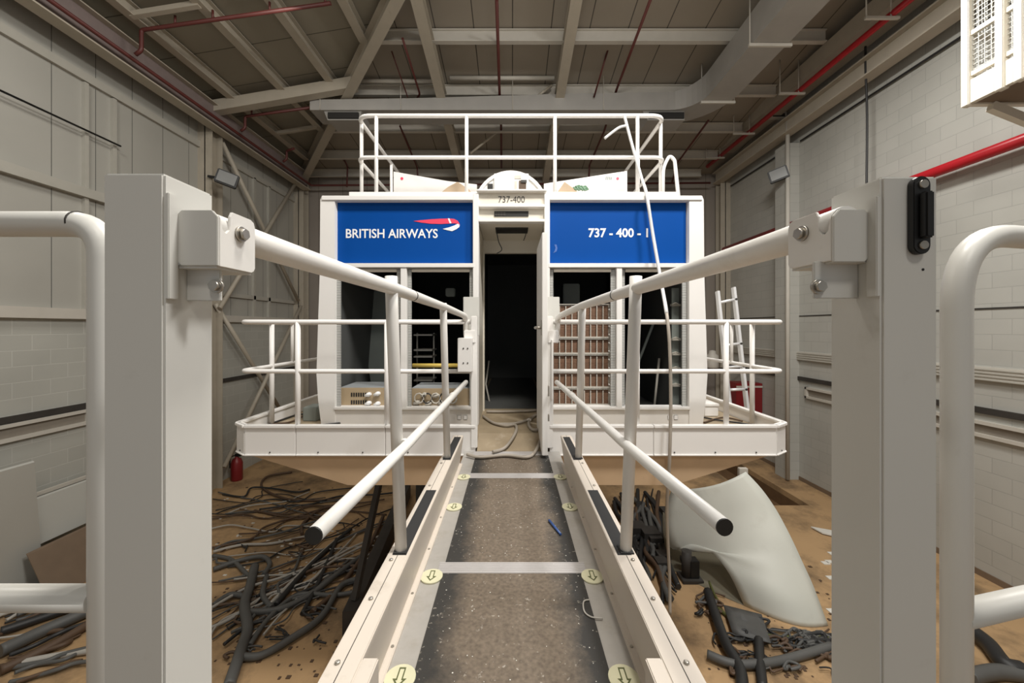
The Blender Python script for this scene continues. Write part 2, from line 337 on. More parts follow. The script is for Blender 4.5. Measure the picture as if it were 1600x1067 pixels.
# crane rails
CLX, CLZ = -6.55, EYE+4.42
t = thing('crane_beam', 'long steel crane runway beam along the left wall', 'beam', (-6.54, 3.6, EYE+4.38))
MB().box(-6.66, -6.42, -5, 12.25, EYE+4.38, EYE+4.405).build('bottom_flange', M['beam'], t)
MB().box(-6.55, -6.53, -5, 12.25, EYE+4.405, EYE+4.86).build('web', mk('dull_pinkish_web', (.22, .175, .165), .6, var=.15), t)  # web coloured darker and pinker than the flanges
MB().box(-6.66, -6.42, -5, 12.25, EYE+4.86, EYE+4.88).build('top_flange', M['beam'], t)
mb = MB().ibar((6.62, -5, EYE+4.82), (6.62, 12.45, EYE+4.82), .26, .36, .03); member('crane_beam', mb, 'long steel crane runway beam along the right wall under the red pipe', 'beam')
mb = MB().bar((-6.93, -5, EYE+4.95), (-6.93, 12.4, EYE+4.95), .1, .14); member('eaves_rail', mb, 'pale eaves rail above the left crane beam', 'rail', 'trim')
mb = MB().bar((6.4, -3, EYE+5.42), (6.4, 12.4, EYE+5.42), .5, .34); member('valley_girder', mb, 'deep brown girder along the right edge of the roof', 'girder', 'beam')
# X braces, left wall
XB = -6.75
def onw(px, y): d = F*(-XB)/(800-px); return P(px, y, d)
for a, b_, lab in (((347, 222), (466, 470), 'diagonal brace falling to the right in the upper cross on left wall'), ((456, 288), (337, 482), 'diagonal brace rising to the right in the upper cross on left wall'),
                   ((336, 474), (438, 640), 'diagonal brace falling to the right in the lower cross on left wall'), ((466, 478), (344, 730), 'diagonal brace rising to the right in the lower cross on left wall')):
    off = V((.09, 0, 0)) if 'rising' in lab else V((0, 0, 0))
    member('wall_brace', MB().tube([onw(*a)+off, onw(*b_)+off], .05), lab, 'brace', 'beam')
# roof frame
def hip(d): return V((-W+.812*(YB-d), d, zb(d)))
mb = MB().ibar(hip(12.5)-V((0, 0, .28)), hip(4.5)-V((0, 0, .28)), .2, .36); member('hip_rafter', mb, 'hip rafter rising diagonally from the far left corner', 'rafter')
mb = MB().bar((-6.75, 8.5, zl(-6.75)-.30), (-3.45, 8.5, zl(-3.45)-.30), .2, .24); member('roof_tie', mb, 'boxed rafter from the left column up to the hip', 'rafter')
for X, lab in ((-6.15, 'outermost left slope purlin beside the eaves'), (-5.05, 'second left slope purlin from the eaves'), (-4.0, 'third left slope purlin from the eaves'), (-2.9, 'left slope purlin closest to the hip rafter')):
    d = min(12.3, YB-(X+W)/.812)-.15
    member('roof_purlin', MB().ibar((X, -3, zl(X)-.12), (X, d, zl(X)-.12), .16, .2, .015), lab, 'purlin')
member('roof_purlin', MB().bar((-6.15, 9.97, zl(-6.1)-.2), (-5.05, 9.97, zl(-5.05)-.2), .08, .08), 'short cross strut between two left slope purlins', 'strut')
member('roof_purlin', MB().bar((-6.15, 6.2, zl(-6.1)-.2), (-5.05, 6.2, zl(-5.05)-.2), .08, .08), 'short cross strut between left slope purlins nearer the camera', 'strut')
for d, lab in ((7.48, 'nearest pale cross purlin on the end slope'), (8.88, 'second cross purlin, just above the duct'), (10.18, 'cross purlin seen right under the duct'), (11.4, 'cross purlin behind the top guard rail'), (12.4, 'pale eaves purlin on far wall')):
    x0 = -W+.812*(YB-d)+.15
    member('roof_purlin', MB().ibar((x0, d, zb(d)-.14), (6.1, d, zb(d)-.14), .1, .24, .02), lab, 'purlin', 'trim')
for X, lab in ((-1.6, 'roof rafter left of centre running to the far wall'), (1.08, 'roof rafter right of centre running to the far wall')):
    member('roof_rafter', MB().ibar((X, 3, zb(3)-.36), (X, 12.6, zb(12.6)-.36), .2, .24), lab, 'rafter')
member('roof_tube', MB().tube([P(562, 127, 8.6), P(690, 127, 8.6)], .045), 'pale cross tube left of the roof rafter', 'tube', 'trim')
member('roof_tube', MB().tube([P(703, 122, 8.6), P(866, 122, 8.6)], .045), 'pale cross tube between the two roof rafters', 'tube', 'trim')
member('roof_brace', MB().tube([P(735, 240, 10.3), P(782, 202, 10.3)], .03), 'thin diagonal brace seen above the top rail', 'brace')
member('roof_brace', MB().tube([P(838, 152, 8.7), P(862, 134, 8.7)], .03), 'short diagonal brace beside the right roof rafter', 'brace')

# sprinkler pipes
def pipe(pts, r, lab, m='oldred', rad=.06): return member('sprinkler_pipe', MB().tube(fillet(pts, rad), r, 8), lab, 'pipe', m)
pl = V((-6.75, 0, EYE+4.92))
pipe([(-6.38, -3, EYE+4.52), (-6.38, 12.2, EYE+4.52), (6.3, 12.2, EYE+4.6)], .032, 'long dark red pipe above the left crane beam and along far wall')
def lp(px, py): d = F*6.45/(800-px); return P(px, py, d)
def branch(px, py, px2, py2, labe, heads):
    d = F*6.34/(800-px)*.97; a = P(px, py, d); b = P(px2, py2, d*.985); t = thing('sprinkler_branch', labe, 'pipe', (a.x, a.y, EYE+4.55))
    MB().tube(fillet([(a.x-.1, a.y, EYE+4.53), (a.x, a.y, EYE+4.6), a, b], .05), .03, 8).build('pipe', M['oldred'], t)
    for k in heads:
        q = a.lerp(b, k); MB().tube([q+V((0, 0, .02)), q+V((0, 0, .16))], .018, 8).build('sprinkler_head', M['oldred'], t)
branch(221, 47, 517, 5, 'nearest dark red sprinkler branch pipe across the left roof slope', (.18, .38, .68, .97))
branch(383, 182, 487, 168, 'second dark red sprinkler branch ending at the duct', (.1,))
branch(448, 236, 459, 232, 'short dark sprinkler stub near the far left corner', ())
def rp(px, d): return V(((px-800)*d/F, d, 0))
for pts, lab, r in (([P(776, 0, 6.5), P(780.5, 146, 8.7), P(783, 200, 10.1), P(783.5, 262, 12)], 'dark red pipe along the middle of the roof', .03),
                    ([P(1020, -10, 6.2), P(963, 141, 8.7), P(944, 205, 10), P(921, 258, 11.9), P(920, 283, 12)], 'dark red pipe slanting right of centre under the roof', .028),
                    ([P(629, 60, 7.2), P(656, 147, 8.7), P(625, 195, 10.2)], 'dark rod slanting down to the duct left of centre', .022),
                    ([P(625, 197, 9.9), P(652, 262, 12), P(653, 283, 12)], 'dark drop pipe behind the top rail on the left', .025),
                    ([P(1107, 188, 9.4), P(1058, 255, 11.6), P(1050, 285, 12)], 'dark rod right of the curved duct', .025),
                    ([P(952, 70, 7.9), P(928, 152, 8.6)], 'short dark rod left of the slanting red pipe', .02),
                    ([P(612, 80, 7.9), P(637, 152, 8.6)], 'thin dark rod beside the left slanting one', .014),
                    ([P(535, 244, 11.8), P(543, 260, 12), P(542, 292, 12)], 'dark crooked drop pipe on the far wall', .025)):
    pipe(pts, r, lab)
pipe([(6.16, 3.2, EYE+5.08), (6.16, 12.1, EYE+5.08)], .055, 'bright red pipe under the roof along right wall', 'redpipe')
for px, py in ((1318, 84), (1220, 163)): pass
pipe([(6.8, 1.2, EYE+2.5), (6.8, 12.3, EYE+2.5)], .085, 'thick bright red pipe low on right wall behind the right post', 'redpipe')

# duct
DB = EYE+4.9
t = thing('air_duct', 'galvanised air duct across the roof that bends toward the camera on the right', 'duct', (0, 8.7, DB))
cx, cy, R0 = 3.55, 7.95, .55
path = [(-4.55, 8.95), (cx, 8.95)]
def ducts(cl, hw, z0, z1, n0):
    rows = []
    for i, (x, y) in enumerate(cl):
        a = V(cl[max(i-1, 0)]); b = V(cl[min(i+1, len(cl)-1)]); tt = (b-a).normalized(); nn = V((-tt.y, tt.x))
        w = hw[i] if isinstance(hw, list) else hw
        p = V((x, y)); l, r = p+nn*w, p-nn*w
        rows.append([(l.x, l.y, z0), (r.x, r.y, z0), (r.x, r.y, z1[i]), (l.x, l.y, z1[i]), (l.x, l.y, z0)])
    m = MB().grid(rows)
    for fc in m.bm.faces: fc.smooth = False
    return m
cl = [(-4.55, 8.95), (-2, 8.95), (1.0, 8.95), (3.1, 8.95)]+[(3.55+.9*math.sin(a), 8.05+.9*math.cos(a)) for a in [i*math.pi/2/8 for i in range(9)]]+[(4.45, 5.0), (4.45, 1.5)]
zt = [DB+.23, DB+.27, DB+.36, DB+.4]+[DB+.4+.015*i for i in range(9)]+[DB+.6, DB+.6]
ducts([V(c) for c in cl], .31, DB, zt, 0).build('duct_body', M['duct'], t)
for px0, px1, y in ((508, 566, 176), (1003, 1068, 180)):
    a = P(px0, y, 8.75); b = P(px1, y, 8.75)
    o = MB().poly([(a.x, 8.7, DB), (b.x, 8.7, DB), (b.x-.02, 8.66, DB-.22), (a.x+.1, 8.66, DB-.22)], (0, .5, 0)).build('outlet_box', M['duct'], t)
    MB().box(a.x+.12, b.x-.04, 8.62, 8.66, DB-.19, DB-.06).build('grille', M['navy_dark'], o)
for px in (500, 626, 801, 943):
    a = P(px, 172, 8.62); MB().tube([(a.x, 8.62, DB), (a.x, 8.62, zb(8.62))], .008, 6).build('hanger_rod', M['trim'], t)
for d in (6.62, 8.3):
    h = MB().bar((4.08, d, DB-.03), (4.82, d, DB-.03), .04, .05).build('hanger_bar', M['trim'], t)
    for x in (4.1, 4.8): MB().tube([(x, d, DB-.03), (x, d, zb(d))], .012, 6).build('hanger_rod', M['trim'], h)
for d, lab in ((6.2, 'nearest trapeze hanger holding the red pipe under the right girder'), (8.2, 'second trapeze hanger along the red pipe under the right girder'), (9.9, 'third trapeze hanger along the red pipe under the right girder'), (11.3, 'farthest trapeze hanger along the red pipe under the right girder')):
    t = thing('trapeze_hanger', lab, 'hanger', (5.97, d, EYE+5.0), 'trapeze hangers under the right girder')
    MB().bar((5.7, d, EYE+5.0), (6.25, d, EYE+5.0), .04, .04).build('hanger_bar', M['trim'], t)
    for x in (5.72, 6.12): MB().tube([(x, d, EYE+5.0), (x, d, zb(d))], .012, 6).build('hanger_rod', M['trim'], t)

# right wall fittings
t = thing('cable_trunking', 'ribbed metal cable trunking along the right wall', 'trunking', (W, 6, EYE-.76))
MB().box(W-.06, W, 1, YB, EYE-.78, EYE-.58).build('trunking_body', M['trim'], t)
for z in (.61, .66, .71, .76): MB().box(W-.075, W-.06, 1, YB, EYE-z-.012, EYE-z+.006).build('rib', M['girt'], t)
def vent(side, y0, y1, z0, z1, lab):
    X = side*W; s = -side; t = thing('wall_vent', lab, 'vent', (X, (y0+y1)/2, z0))
    fr = MB()
    for a in ((y0, y1, z0, z0+.05), (y0, y1, z1-.05, z1), (y0, y0+.05, z0, z1), (y1-.05, y1, z0, z1)):
        fr.box(min(X, X+s*.07), max(X, X+s*.07), *a)
    fr.build('frame', M['trim'], t)
    MB().box(min(X, X+s*.015), max(X, X+s*.015), y0+.05, y1-.05, z0+.05, z1-.05).build('back_panel', M['vback'], t)
vent(-1, 1.5, 6.33, EYE-1.58, EYE-1.33, 'long low framed vent slot in the left block wall')
vent(1, 1.5, 6.6, EYE-1.62, EYE-1.38, 'long low framed vent slot at the right edge beyond the pipe loop')
vent(1, 7.2, 9.1, EYE-1.66, EYE-1.40, 'short framed vent slot on right wall beside the pier')
member('wall_cable', MB().tube(smooth([(6.6, 7.17, 7.1), (6.6, 7.17, 6.0), (6.63, 7.17, 5.0), (6.62, 7.17, 3.6)]), .018, 8), 'black cable hanging straight down right wall', 'cable', 'cabk')
member('wall_cable', MB().tube([(6.95, 2, EYE+4.5), (6.95, 9.25, EYE+4.5)], .02, 8), 'thin black conduit along the right wall under crane beam', 'conduit', 'cabk')
member('wall_cable', MB().tube([(6.95, 9.8, EYE+4.5), (6.95, 12.2, EYE+4.5)], .02, 8), 'black conduit on the far right wall beyond the pier', 'conduit', 'cabk')
t = thing('junction_box', 'small white junction box above right crane beam', 'box', (6.6, 9.6, EYE+5.2))
MB().box(6.4, 6.8, 9.5, 9.62, EYE+5.2, EYE+5.48).build('box', M['trim'], t, .01); MB().box(6.45, 6.75, 9.49, 9.5, EYE+5.22, EYE+5.3).build('gland_plate', M['dsteel'], t)
# floodlights
def flood(p, arm, yaw, lab, roll=0):
    t = thing('floodlight', lab, 'floodlight', p); p = V(p)
    R = Matrix.Rotation(roll, 4, 'Y') @ Matrix.Rotation(yaw, 4, 'Z') @ Matrix.Rotation(math.radians(-12), 4, 'X')
    def xf(mb):
        for v in mb.bm.verts: v.co = R @ v.co + p
        return mb
    xf(MB().box(-.2, .2, -.02, .10, -.15, .15)).build('housing', M['black'], t, .015)
    xf(MB().box(-.165, .165, -.028, -.02, -.12, .12)).build('lens', M['lens'], t)
    xf(MB().box(-.05, .05, .10, .22, -.06, .06)).build('ballast_box', M['black'], t)
    MB().bar(p+V((0, .1, 0)), V(arm), .05, .05).build('arm', M['black'], t)
flood((-6.2, 8.35, EYE+3.25), (-6.72, 8.5, EYE+3.35), math.radians(30), 'black floodlight on the left steel column', math.radians(18))
flood((6.45, 9.3, EYE+3.72), (6.75, 9.35, EYE+3.85), math.radians(-35), 'black floodlight on the right wall pier', math.radians(-18))
# caged gallery, top right
gx, gd, gz = 5.42, 4.6, EYE+2.645
t = thing('caged_gallery', 'cream steel gallery with wire mesh sides high on right wall', 'gallery', (gx, gd, gz))
MB().box(gx, W, 2.4, gd, gz+.02, gz+.1).build('floor_plate', M['brownply'], t)
MB().box(gx-.03, gx+.03, 2.4, gd, gz, gz+.27).box(gx, W, gd-.06, gd, gz, gz+.12).build('edge_beam', M['cream'], t)
for d in (gd-.04, 4.24, 4.08, 3.2):
    MB().box(gx-.05, gx+.03, d-.04, d+.04, gz-.02, gz+2.2).build('post', M['cream'], t, .008)
for z in (.34, .82, 1.32, 1.8): MB().bar((gx, 2.4, gz+z), (gx, gd, gz+z), .05, .05).bar((gx, gd-.03, gz+z), (W, gd-.03, gz+z), .05, .05).build('rail', M['cream'], t)
w = MB()
for k in range(36):
    y = 2.42+k*.06; w.box(gx-.004, gx+.004, y-.003, y+.003, gz+.3, gz+1.8)
for k in range(26):
    z = gz+.33+k*.058; w.box(gx-.004, gx+.004, 2.4, gd, z-.003, z+.003); w.box(gx, W, gd-.03, gd-.024, z-.003, z+.003)
for k in range(26):
    x = gx+.06*k; w.box(x-.003, x+.003, gd-.03, gd-.024, gz+.3, gz+1.8)
w.build('wire_mesh', M['mesh'], t)
MB().bar(P(1548, 166, gd-.05), (W-.02, gd-.05, gz-.55), .07, .1).build('knee_brace', M['cream'], t)

# ------------------------------------------------------------------ simulator cabin
DF = 3.75
def X(px): return (px-800)*DF/F
def Z(py): return EYE-(py-512)*DF/F
DK = .10
cab = thing('flight_simulator_cabin', 'white flight simulator cabin with blue airline panels on a railed platform', 'simulator', (0, 5.3, -.3))
def sub(mb, name, m, parent=cab, bevel=0): return mb.build(name, M[m], parent, bevel)
def Xs(px, py, d): return P(px, py, d)
# side pillars with a slight fuselage bulge
for side in (-1, 1):
    prof = [(503, 306), (500.5, 312), (499.5, 430), (496.5, 520), (494.5, 585), (497, 625), (502, 665)]
    pts = [(side*(800-a)*DF/F*-1 if False else -side*(a-800)*DF/F, DF, Z(b)) for a, b in prof]
    inn = -side*(523-800)*DF/F
    pts += [(inn, DF, Z(665)), (inn, DF, Z(306))]
    sub(MB().poly(pts, (0, .12, 0)), 'corner_pillar', 'cab')
    mb = MB().poly([(p[0], DF+.12, p[2]) for p in pts[:7]]+[(pts[6][0]-side*.05, DF+.12, pts[6][2]), (pts[0][0]-side*.05, DF+.12, pts[0][2])], (0, 3.6, 0))
    sub(mb, 'side_wall', 'cab')
    s = MB().box(X(745) if side < 0 else X(850), X(739 if side < 0 else 859), DF, DF+.1, DK, Z(304)) if False else None
    a, b = (X(739), X(748)) if side < 0 else (X(850.5), X(859))
    sub(MB().box(a, b, DF-.01, DF+.12, DK, Z(302)), 'door_pillar', 'cab', bevel=.004)
    a, b = (X(503), X(740)) if side < 0 else (X(858), X(1097))
    sub(MB().box(a, b, DF-.012, DF+.12, Z(313.5), Z(306)), 'top_beam', 'cab', bevel=.006)
    a, b = (X(522), X(741)) if side < 0 else (X(857), X(1078))
    sub(MB().box(a, b, DF-.015, DF+.12, Z(418), Z(411.5)), 'sill_beam', 'cab', bevel=.003)
    sub(MB().box(a, b, DF-.01, DF+.12, Z(640), Z(636)), 'lower_sill', 'cab', bevel=.003)
    kp = sub(MB().box(a, b, DF+.015, DF+.03, DK, Z(640)), 'kick_panel', 'cab')
    sx = X(722) if side < 0 else X(1052)
    for dx in (-.03, .03): MB().box(sx+dx-.02, sx+dx+.02, DF+.009, DF+.015, Z(656), Z(649)).build('socket', M['letter'], kp, .003)
    a, b = (X(626), X(635.5)) if side < 0 else (X(963.5), X(972))
    sub(MB().box(a, b, DF-.005, DF+.1, Z(636), Z(418)), 'mullion', 'cab', bevel=.003)
    for q in ([(523, 529), (618, 625), (636, 641), (733, 738.5)] if side < 0 else [(860, 865), (956, 963), (972, 978), (1069, 1075.5)]):
        sub(MB().box(X(q[0]), X(q[1]), DF+.04, DF+.06, Z(636), Z(420)), 'rack_rail', 'perf')
    for q in ([(530, 618), (642, 733)] if side < 0 else [(866, 956), (979, 1069)]):
        sub(MB().box(X(q[0]), X(q[1]), DF+.03, DF+.06, Z(424), Z(420)), 'bay_header', 'cream')
# blue panels
for a, b, k in ((522, 740, 0), (858, 1076, 1)):
    p = sub(MB().box(X(a), X(b), DF+.06, DF+.08, Z(412), Z(311)), 'sign_panel', 'blue')
    p['label'] = 'blue panel reading BRITISH AIRWAYS' if k == 0 else 'blue panel reading 737 - 400 - 1'
    sc = (DF+.058)/DF
    def px_(v): return (v-800)*(DF+.058)/F
    def pz_(v): return EYE-(v-512)*(DF+.058)/F
    if k == 0:
        text('lettering', 'BRITISH AIRWAYS', .1, (px_(540.5), DF+.058, pz_(372)), M['letter'], p, width=px_(684)-px_(540.5), height=pz_(357.6)-pz_(372), bold=.0015)
        def blob(pts, nm, m, e=0): MB().poly([(px_(500+x/6.154), DF+.057-e, pz_(290+y/6.154)) for x, y in pts], (0, .003, 0)).build(nm, M[m], p)
        blob([(900, 341), (960, 333), (1060, 324), (1160, 318), (1240, 316), (1290, 320), (1325, 338), (1341, 365), (1343, 380), (1320, 366), (1285, 362), (1240, 365), (1160, 369), (1060, 366), (970, 355)], 'emblem', 'pink')
        blob([(1343, 378), (1340, 398), (1310, 420), (1270, 438), (1230, 430), (1180, 417), (1240, 402), (1290, 384), (1325, 366)], 'emblem_tail', 'letter', .001)
        blob([(1228, 315), (1245, 315), (1265, 362), (1248, 364)], 'emblem_fold', 'letter', .001)
    else:
        text('lettering', '737 - 400 - 1', .1, (px_(919.5), DF+.058, pz_(371)), M['letter'], p, width=px_(1012.5)-px_(919.5), height=pz_(356.5)-pz_(371), bold=.0025)
        MB().poly([(px_(850+x/5.926), DF+.057, pz_(290+y/5.926)) for x, y in ((95, 545), (115, 545), (125, 580), (115, 610), (85, 625), (100, 600), (106, 575))], (0, .002, 0)).build('scuff_mark', mk('blue_scuff', (.06, .14, .42), .5), p)
# stepped header over the doorway
h = sub(MB().box(X(748), X(851), DF+.02, DF+.06, Z(319.5), Z(299)), 'header_panel', 'cream')
text('lettering', '737-400', .08, (X(778.5), DF+.018, Z(315.6)), M['ink'], h, width=X(820)-X(778.5), height=Z(305.5)-Z(315.6))
sub(MB().box(X(745), X(854), DF-.03, DF+.06, Z(300), Z(297)), 'header_cap', 'cab', bevel=.004)
sub(MB().box(X(748), X(851), DF-.012, DF+.06, Z(324), Z(319.5)), 'header_ledge', 'cab', bevel=.004)
h = sub(MB().box(X(748), X(851), DF+.04, DF+.07, Z(343), Z(323)), 'header_panel', 'cream')
MB().box(X(772), X(826), DF+.03, DF+.04, Z(336.5), Z(328.5)).build('slot', M['navy_dark'], h)
g = MB()
for i in range(4):
    for j in range(2): g.box(X(773+i*4.4), X(776.4+i*4.4), DF+.026, DF+.03, Z(335.5-j*3.6), Z(332.6-j*3.6))
g.build('grille', M['dsteel'], h)
sub(MB().box(X(748), X(851), DF-.012, DF+.07, Z(347), Z(342.5)), 'header_ledge', 'cab', bevel=.004)
z0, z1 = Z(346.5), EYE+1.0
h = sub(MB().poly([(X(748), DF+.05, z0), (X(851), DF+.05, z0), (X(851), 4.4, z1), (X(748), 4.4, z1)], (0, 0, .04)), 'soffit', 'cream')
def sof(y): return z0+(z1-z0)*(y-DF-.05)/(4.4-DF-.05)
MB().poly([(-.17, 3.93, sof(3.93)-.012), (.165, 3.93, sof(3.93)-.012), (.165, 4.1, sof(4.1)-.012), (-.17, 4.1, sof(4.1)-.012)], (0, 0, .02)).build('slot', M['navy_dark'], h)
MB().tube(smooth([(-.165, 4.0, sof(4)), P(779, 377, 4.05), P(784, 390, 4.05), P(776, 396, 4.05)]), .005, 6).build('loose_wire', M['cabk'], h)
MB().tube(smooth([(.16, 4.0, sof(4)), P(820, 371, 4.05), P(818, 376, 4.05)]), .004, 6).build('loose_wire', M['cabk'], h)
sub(MB().box(-.39, .39, 4.4, 4.46, EYE+.855, EYE+1.04), 'door_head', 'cream')
sub(MB().box(-.375, -.33, DF+.1, 4.46, DK, EYE+1.2), 'doorway_wall', 'cream')
sub(MB().box(.325, .375, DF+.1, 4.46, DK, EYE+1.2), 'doorway_wall', 'cream')
sub(MB().box(-.335, -.315, 4.38, 4.46, DK, EYE+.86), 'door_frame', 'cream'); sub(MB().box(.31, .33, 4.38, 4.46, DK, EYE+.86), 'door_frame', 'cream')
# open door leaf
lf = sub(MB().box(.24, .285, 3.06, 3.72, .03, EYE+.76), 'door_leaf', 'cab', bevel=.004)
lf['label'] = 'white door leaf swung open toward the gangway'
MB().cyl((.24, 3.1, EYE-.0), (.19, 3.1, EYE), .012).cyl((.19, 3.09, EYE), (.19, 3.14, EYE), .012).box(.236, .24, 3.075, 3.125, EYE-.06, EYE+.06).build('handle', M['steel'], lf)
MB().box(.285, .30, 3.08, 3.12, EYE-.55, EYE-.47).box(.285, .30, 3.08, 3.12, EYE-.75, EYE-.7).build('hinge', M['steel'], lf)
# shell, interior, roof
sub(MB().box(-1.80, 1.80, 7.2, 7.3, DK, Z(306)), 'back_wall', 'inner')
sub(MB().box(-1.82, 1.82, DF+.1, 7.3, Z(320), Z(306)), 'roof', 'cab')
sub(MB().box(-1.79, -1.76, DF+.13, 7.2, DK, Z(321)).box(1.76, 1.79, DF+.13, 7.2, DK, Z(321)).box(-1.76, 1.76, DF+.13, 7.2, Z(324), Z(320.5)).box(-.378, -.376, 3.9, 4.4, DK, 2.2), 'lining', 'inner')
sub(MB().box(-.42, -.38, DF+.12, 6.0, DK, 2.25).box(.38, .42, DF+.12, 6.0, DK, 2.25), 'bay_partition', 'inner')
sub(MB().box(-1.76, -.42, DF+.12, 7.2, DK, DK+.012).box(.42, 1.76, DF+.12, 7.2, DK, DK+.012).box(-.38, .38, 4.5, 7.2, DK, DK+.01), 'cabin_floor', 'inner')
sub(MB().box(P(545, 0, 3.95).x, P(1060, 0, 3.95).x, 3.95, 7.2, Z(306), EYE+212.5*3.95/F), 'roof_plinth', 'cab', bevel=.005)
ZR = EYE+212.5*3.95/F
# dome hatch
cxd, dd = (798-800)*4.6/F, 4.6
def arc(r, zs, nn=24): return [(cxd-r*math.cos(math.pi*k/nn), dd, ZR+.02+zs*math.sin(math.pi*k/nn)) for k in range(nn+1)]
dm = sub(MB().poly(arc(.437, .45), (0, 1.2, 0)), 'dome', 'cab')
MB().poly([(p[0], 4.575, p[2]) for p in arc(.442, .455)]+[(p[0], 4.575, p[2]) for p in arc(.405, .418)[::-1]], (0, .03, 0)).build('dome_rim', M['cab'], dm)
def dbox(x0, x1, y0, y1, d, th): a, b = P(x0, y1, d), P(x1, y0, d); return MB().box(a.x, b.x, d, d+th, a.z, b.z)
dbox(762, 770, 287, 300, 4.585, .015).build('opening', M['navy_dark'], dm)
dbox(772, 826, 271, 304, 4.57, .03).build('hatch_door', M['cab'], dm, .004)
dbox(804, 808, 283, 295, 4.562, .008).build('switch_plate', M['trim'], dm); dbox(804, 814, 274, 279, 4.562, .008).build('switch_plate', M['trim'], dm)
dbox(811, 822, 282, 295, 4.555, .015).build('connector', M['cabb'], dm); dbox(814, 823, 281, 285, 4.54, .015).build('connector', M['dsteel'], dm)
# roof guard rail
RD, RT, RM = 4.15, EYE+331*4.15/F, EYE+266*4.15/F
xl, xr = P(557, 0, RD).x, P(1040, 0, RD).x
gr = sub(MB().tube(fillet([(xl, 5.75, RT), (xl, RD, RT), (xr, RD, RT), (xr, 5.6, RT)], .16, 8), .022), 'roof_guard_rail', 'cab')
MB().tube(fillet([(xl, 5.4, RM), (xl, RD, RM), (xr, RD, RM), (xr, 5.4, RM)], .14, 8), .02).build('mid_rail', M['cab'], gr)
for x, y in ((588, RD), (729, RD), (867, RD), (996, RD)):
    xx = P(x, 0, RD).x; MB().cyl((xx, RD, ZR-.02), (xx, RD, RT), .02).build('post', M['cab'], gr)
for x, y in ((xl, 4.29), (xr, 4.29), (xl, 5.35), (xr, 5.05)): MB().cyl((x, y, ZR-.02), (x, y, RT), .02).build('post', M['cab'], gr)
q = 4.25
sub(MB().tube(fillet([P(1036, 304, q), P(1036, 262, q), P(1046, 243, q), P(1054, 250, q), P(1060, 306, 4.0)], .1, 6), .019), 'ladder_hoop', 'cab')
# platform: deck, toe boards, plywood hull, guard rail
YL = 3.26
xo, xi = 2.40, .30
sub(MB().box(-2.26, -xi, YL+.03, 7.4, DK-.05, DK).box(xi, 2.23, YL+.03, 7.4, DK-.05, DK).box(-2.385, -2.26, 3.4, 7.4, DK-.05, DK).box(2.23, 2.37, 3.4, 7.4, DK-.05, DK), 'deck', 'lino')
sub(MB().poly([(-xi, YL, 0), (xi-.02, YL, 0), (xi-.02, YL, -.03), (-xi, YL, -.03)], (0, .02, 0)).poly([(-xi, YL+.02, -.03), (-xi, YL+.02, .0), (-xi, YL+.2, DK), (-xi, 4.5, DK), (-xi, 4.5, DK-.05)], (2*xi-.02, 0, 0)), 'entry_floor', 'lino')
zt_, zb_ = .224, -.037
def toe(a, b, name='toe_board', lab=None):
    a, b = V(a), V(b); u = (b-a).normalized()
    m = MB().bar(a+V((0, 0, (zt_+zb_)/2)), b+V((0, 0, (zt_+zb_)/2)), .02, zt_-zb_)
    m.bar(a+V((0, 0, zt_-.012)), b+V((0, 0, zt_-.012)), .05, .024); m.bar(a+V((0, 0, zb_+.006)), b+V((0, 0, zb_+.006)), .04, .012)
    o = sub(m, name, 'cab', bevel=.003)
    k = int((b-a).length/.45)+1; nrm = V((u.y, -u.x, 0))
    sc = MB()
    for i in range(k):
        p = a+(b-a)*((i+.5)/k)+V((0, 0, zb_+.03)); s = nrm if nrm.y < 0 or abs(nrm.y) < .1 else -nrm
        sc.cyl(p+s*.012, p+s*.016, .006, 8); 
    sc.build('screws', M['dsteel'], o)
    return o
yl = YL+.01
toe((-xi-.01, yl, 0), (-1.073, yl, 0)); toe((-1.077, yl, 0), (-1.834, yl, 0)); toe((-1.838, yl, 0), (-2.27, yl, 0))
toe((xi+.02, yl, 0), (1.2, yl, 0)); toe((1.204, yl, 0), (2.245, yl, 0))
toe((-2.27, yl, 0), (-xo-.005, 3.37, 0)); toe((2.245, yl, 0), (xo-.01, 3.37, 0))
toe((-xo-.005, 3.37, 0), (-xo-.005, 7.4, 0)); toe((xo-.01, 3.37, 0), (xo-.01, 7.4, 0))
hz, zlow = -.04, -.31
top = [(-2.25, YL+.03), (2.22, YL+.03), (2.36, 3.4), (2.36, 7.3), (-2.36, 7.3), (-2.36, 3.4)]
bot = [(-1.42, YL+.06), (1.40, YL+.06), (1.46, 3.5), (1.46, 6.6), (-1.46, 6.6), (-1.46, 3.5)]
m = MB(); a = [m.bm.verts.new((x, y, hz)) for x, y in top]; b = [m.bm.verts.new((x, y, zlow)) for x, y in bot]
for i in range(6): m.bm.faces.new((a[i], a[(i+1) % 6], b[(i+1) % 6], b[i]))
m.bm.faces.new(a); m.bm.faces.new(b)
sub(m, 'plywood_underside', 'ply')
PT, PM = EYE+9*3.3/F, EYE-68*3.3/F
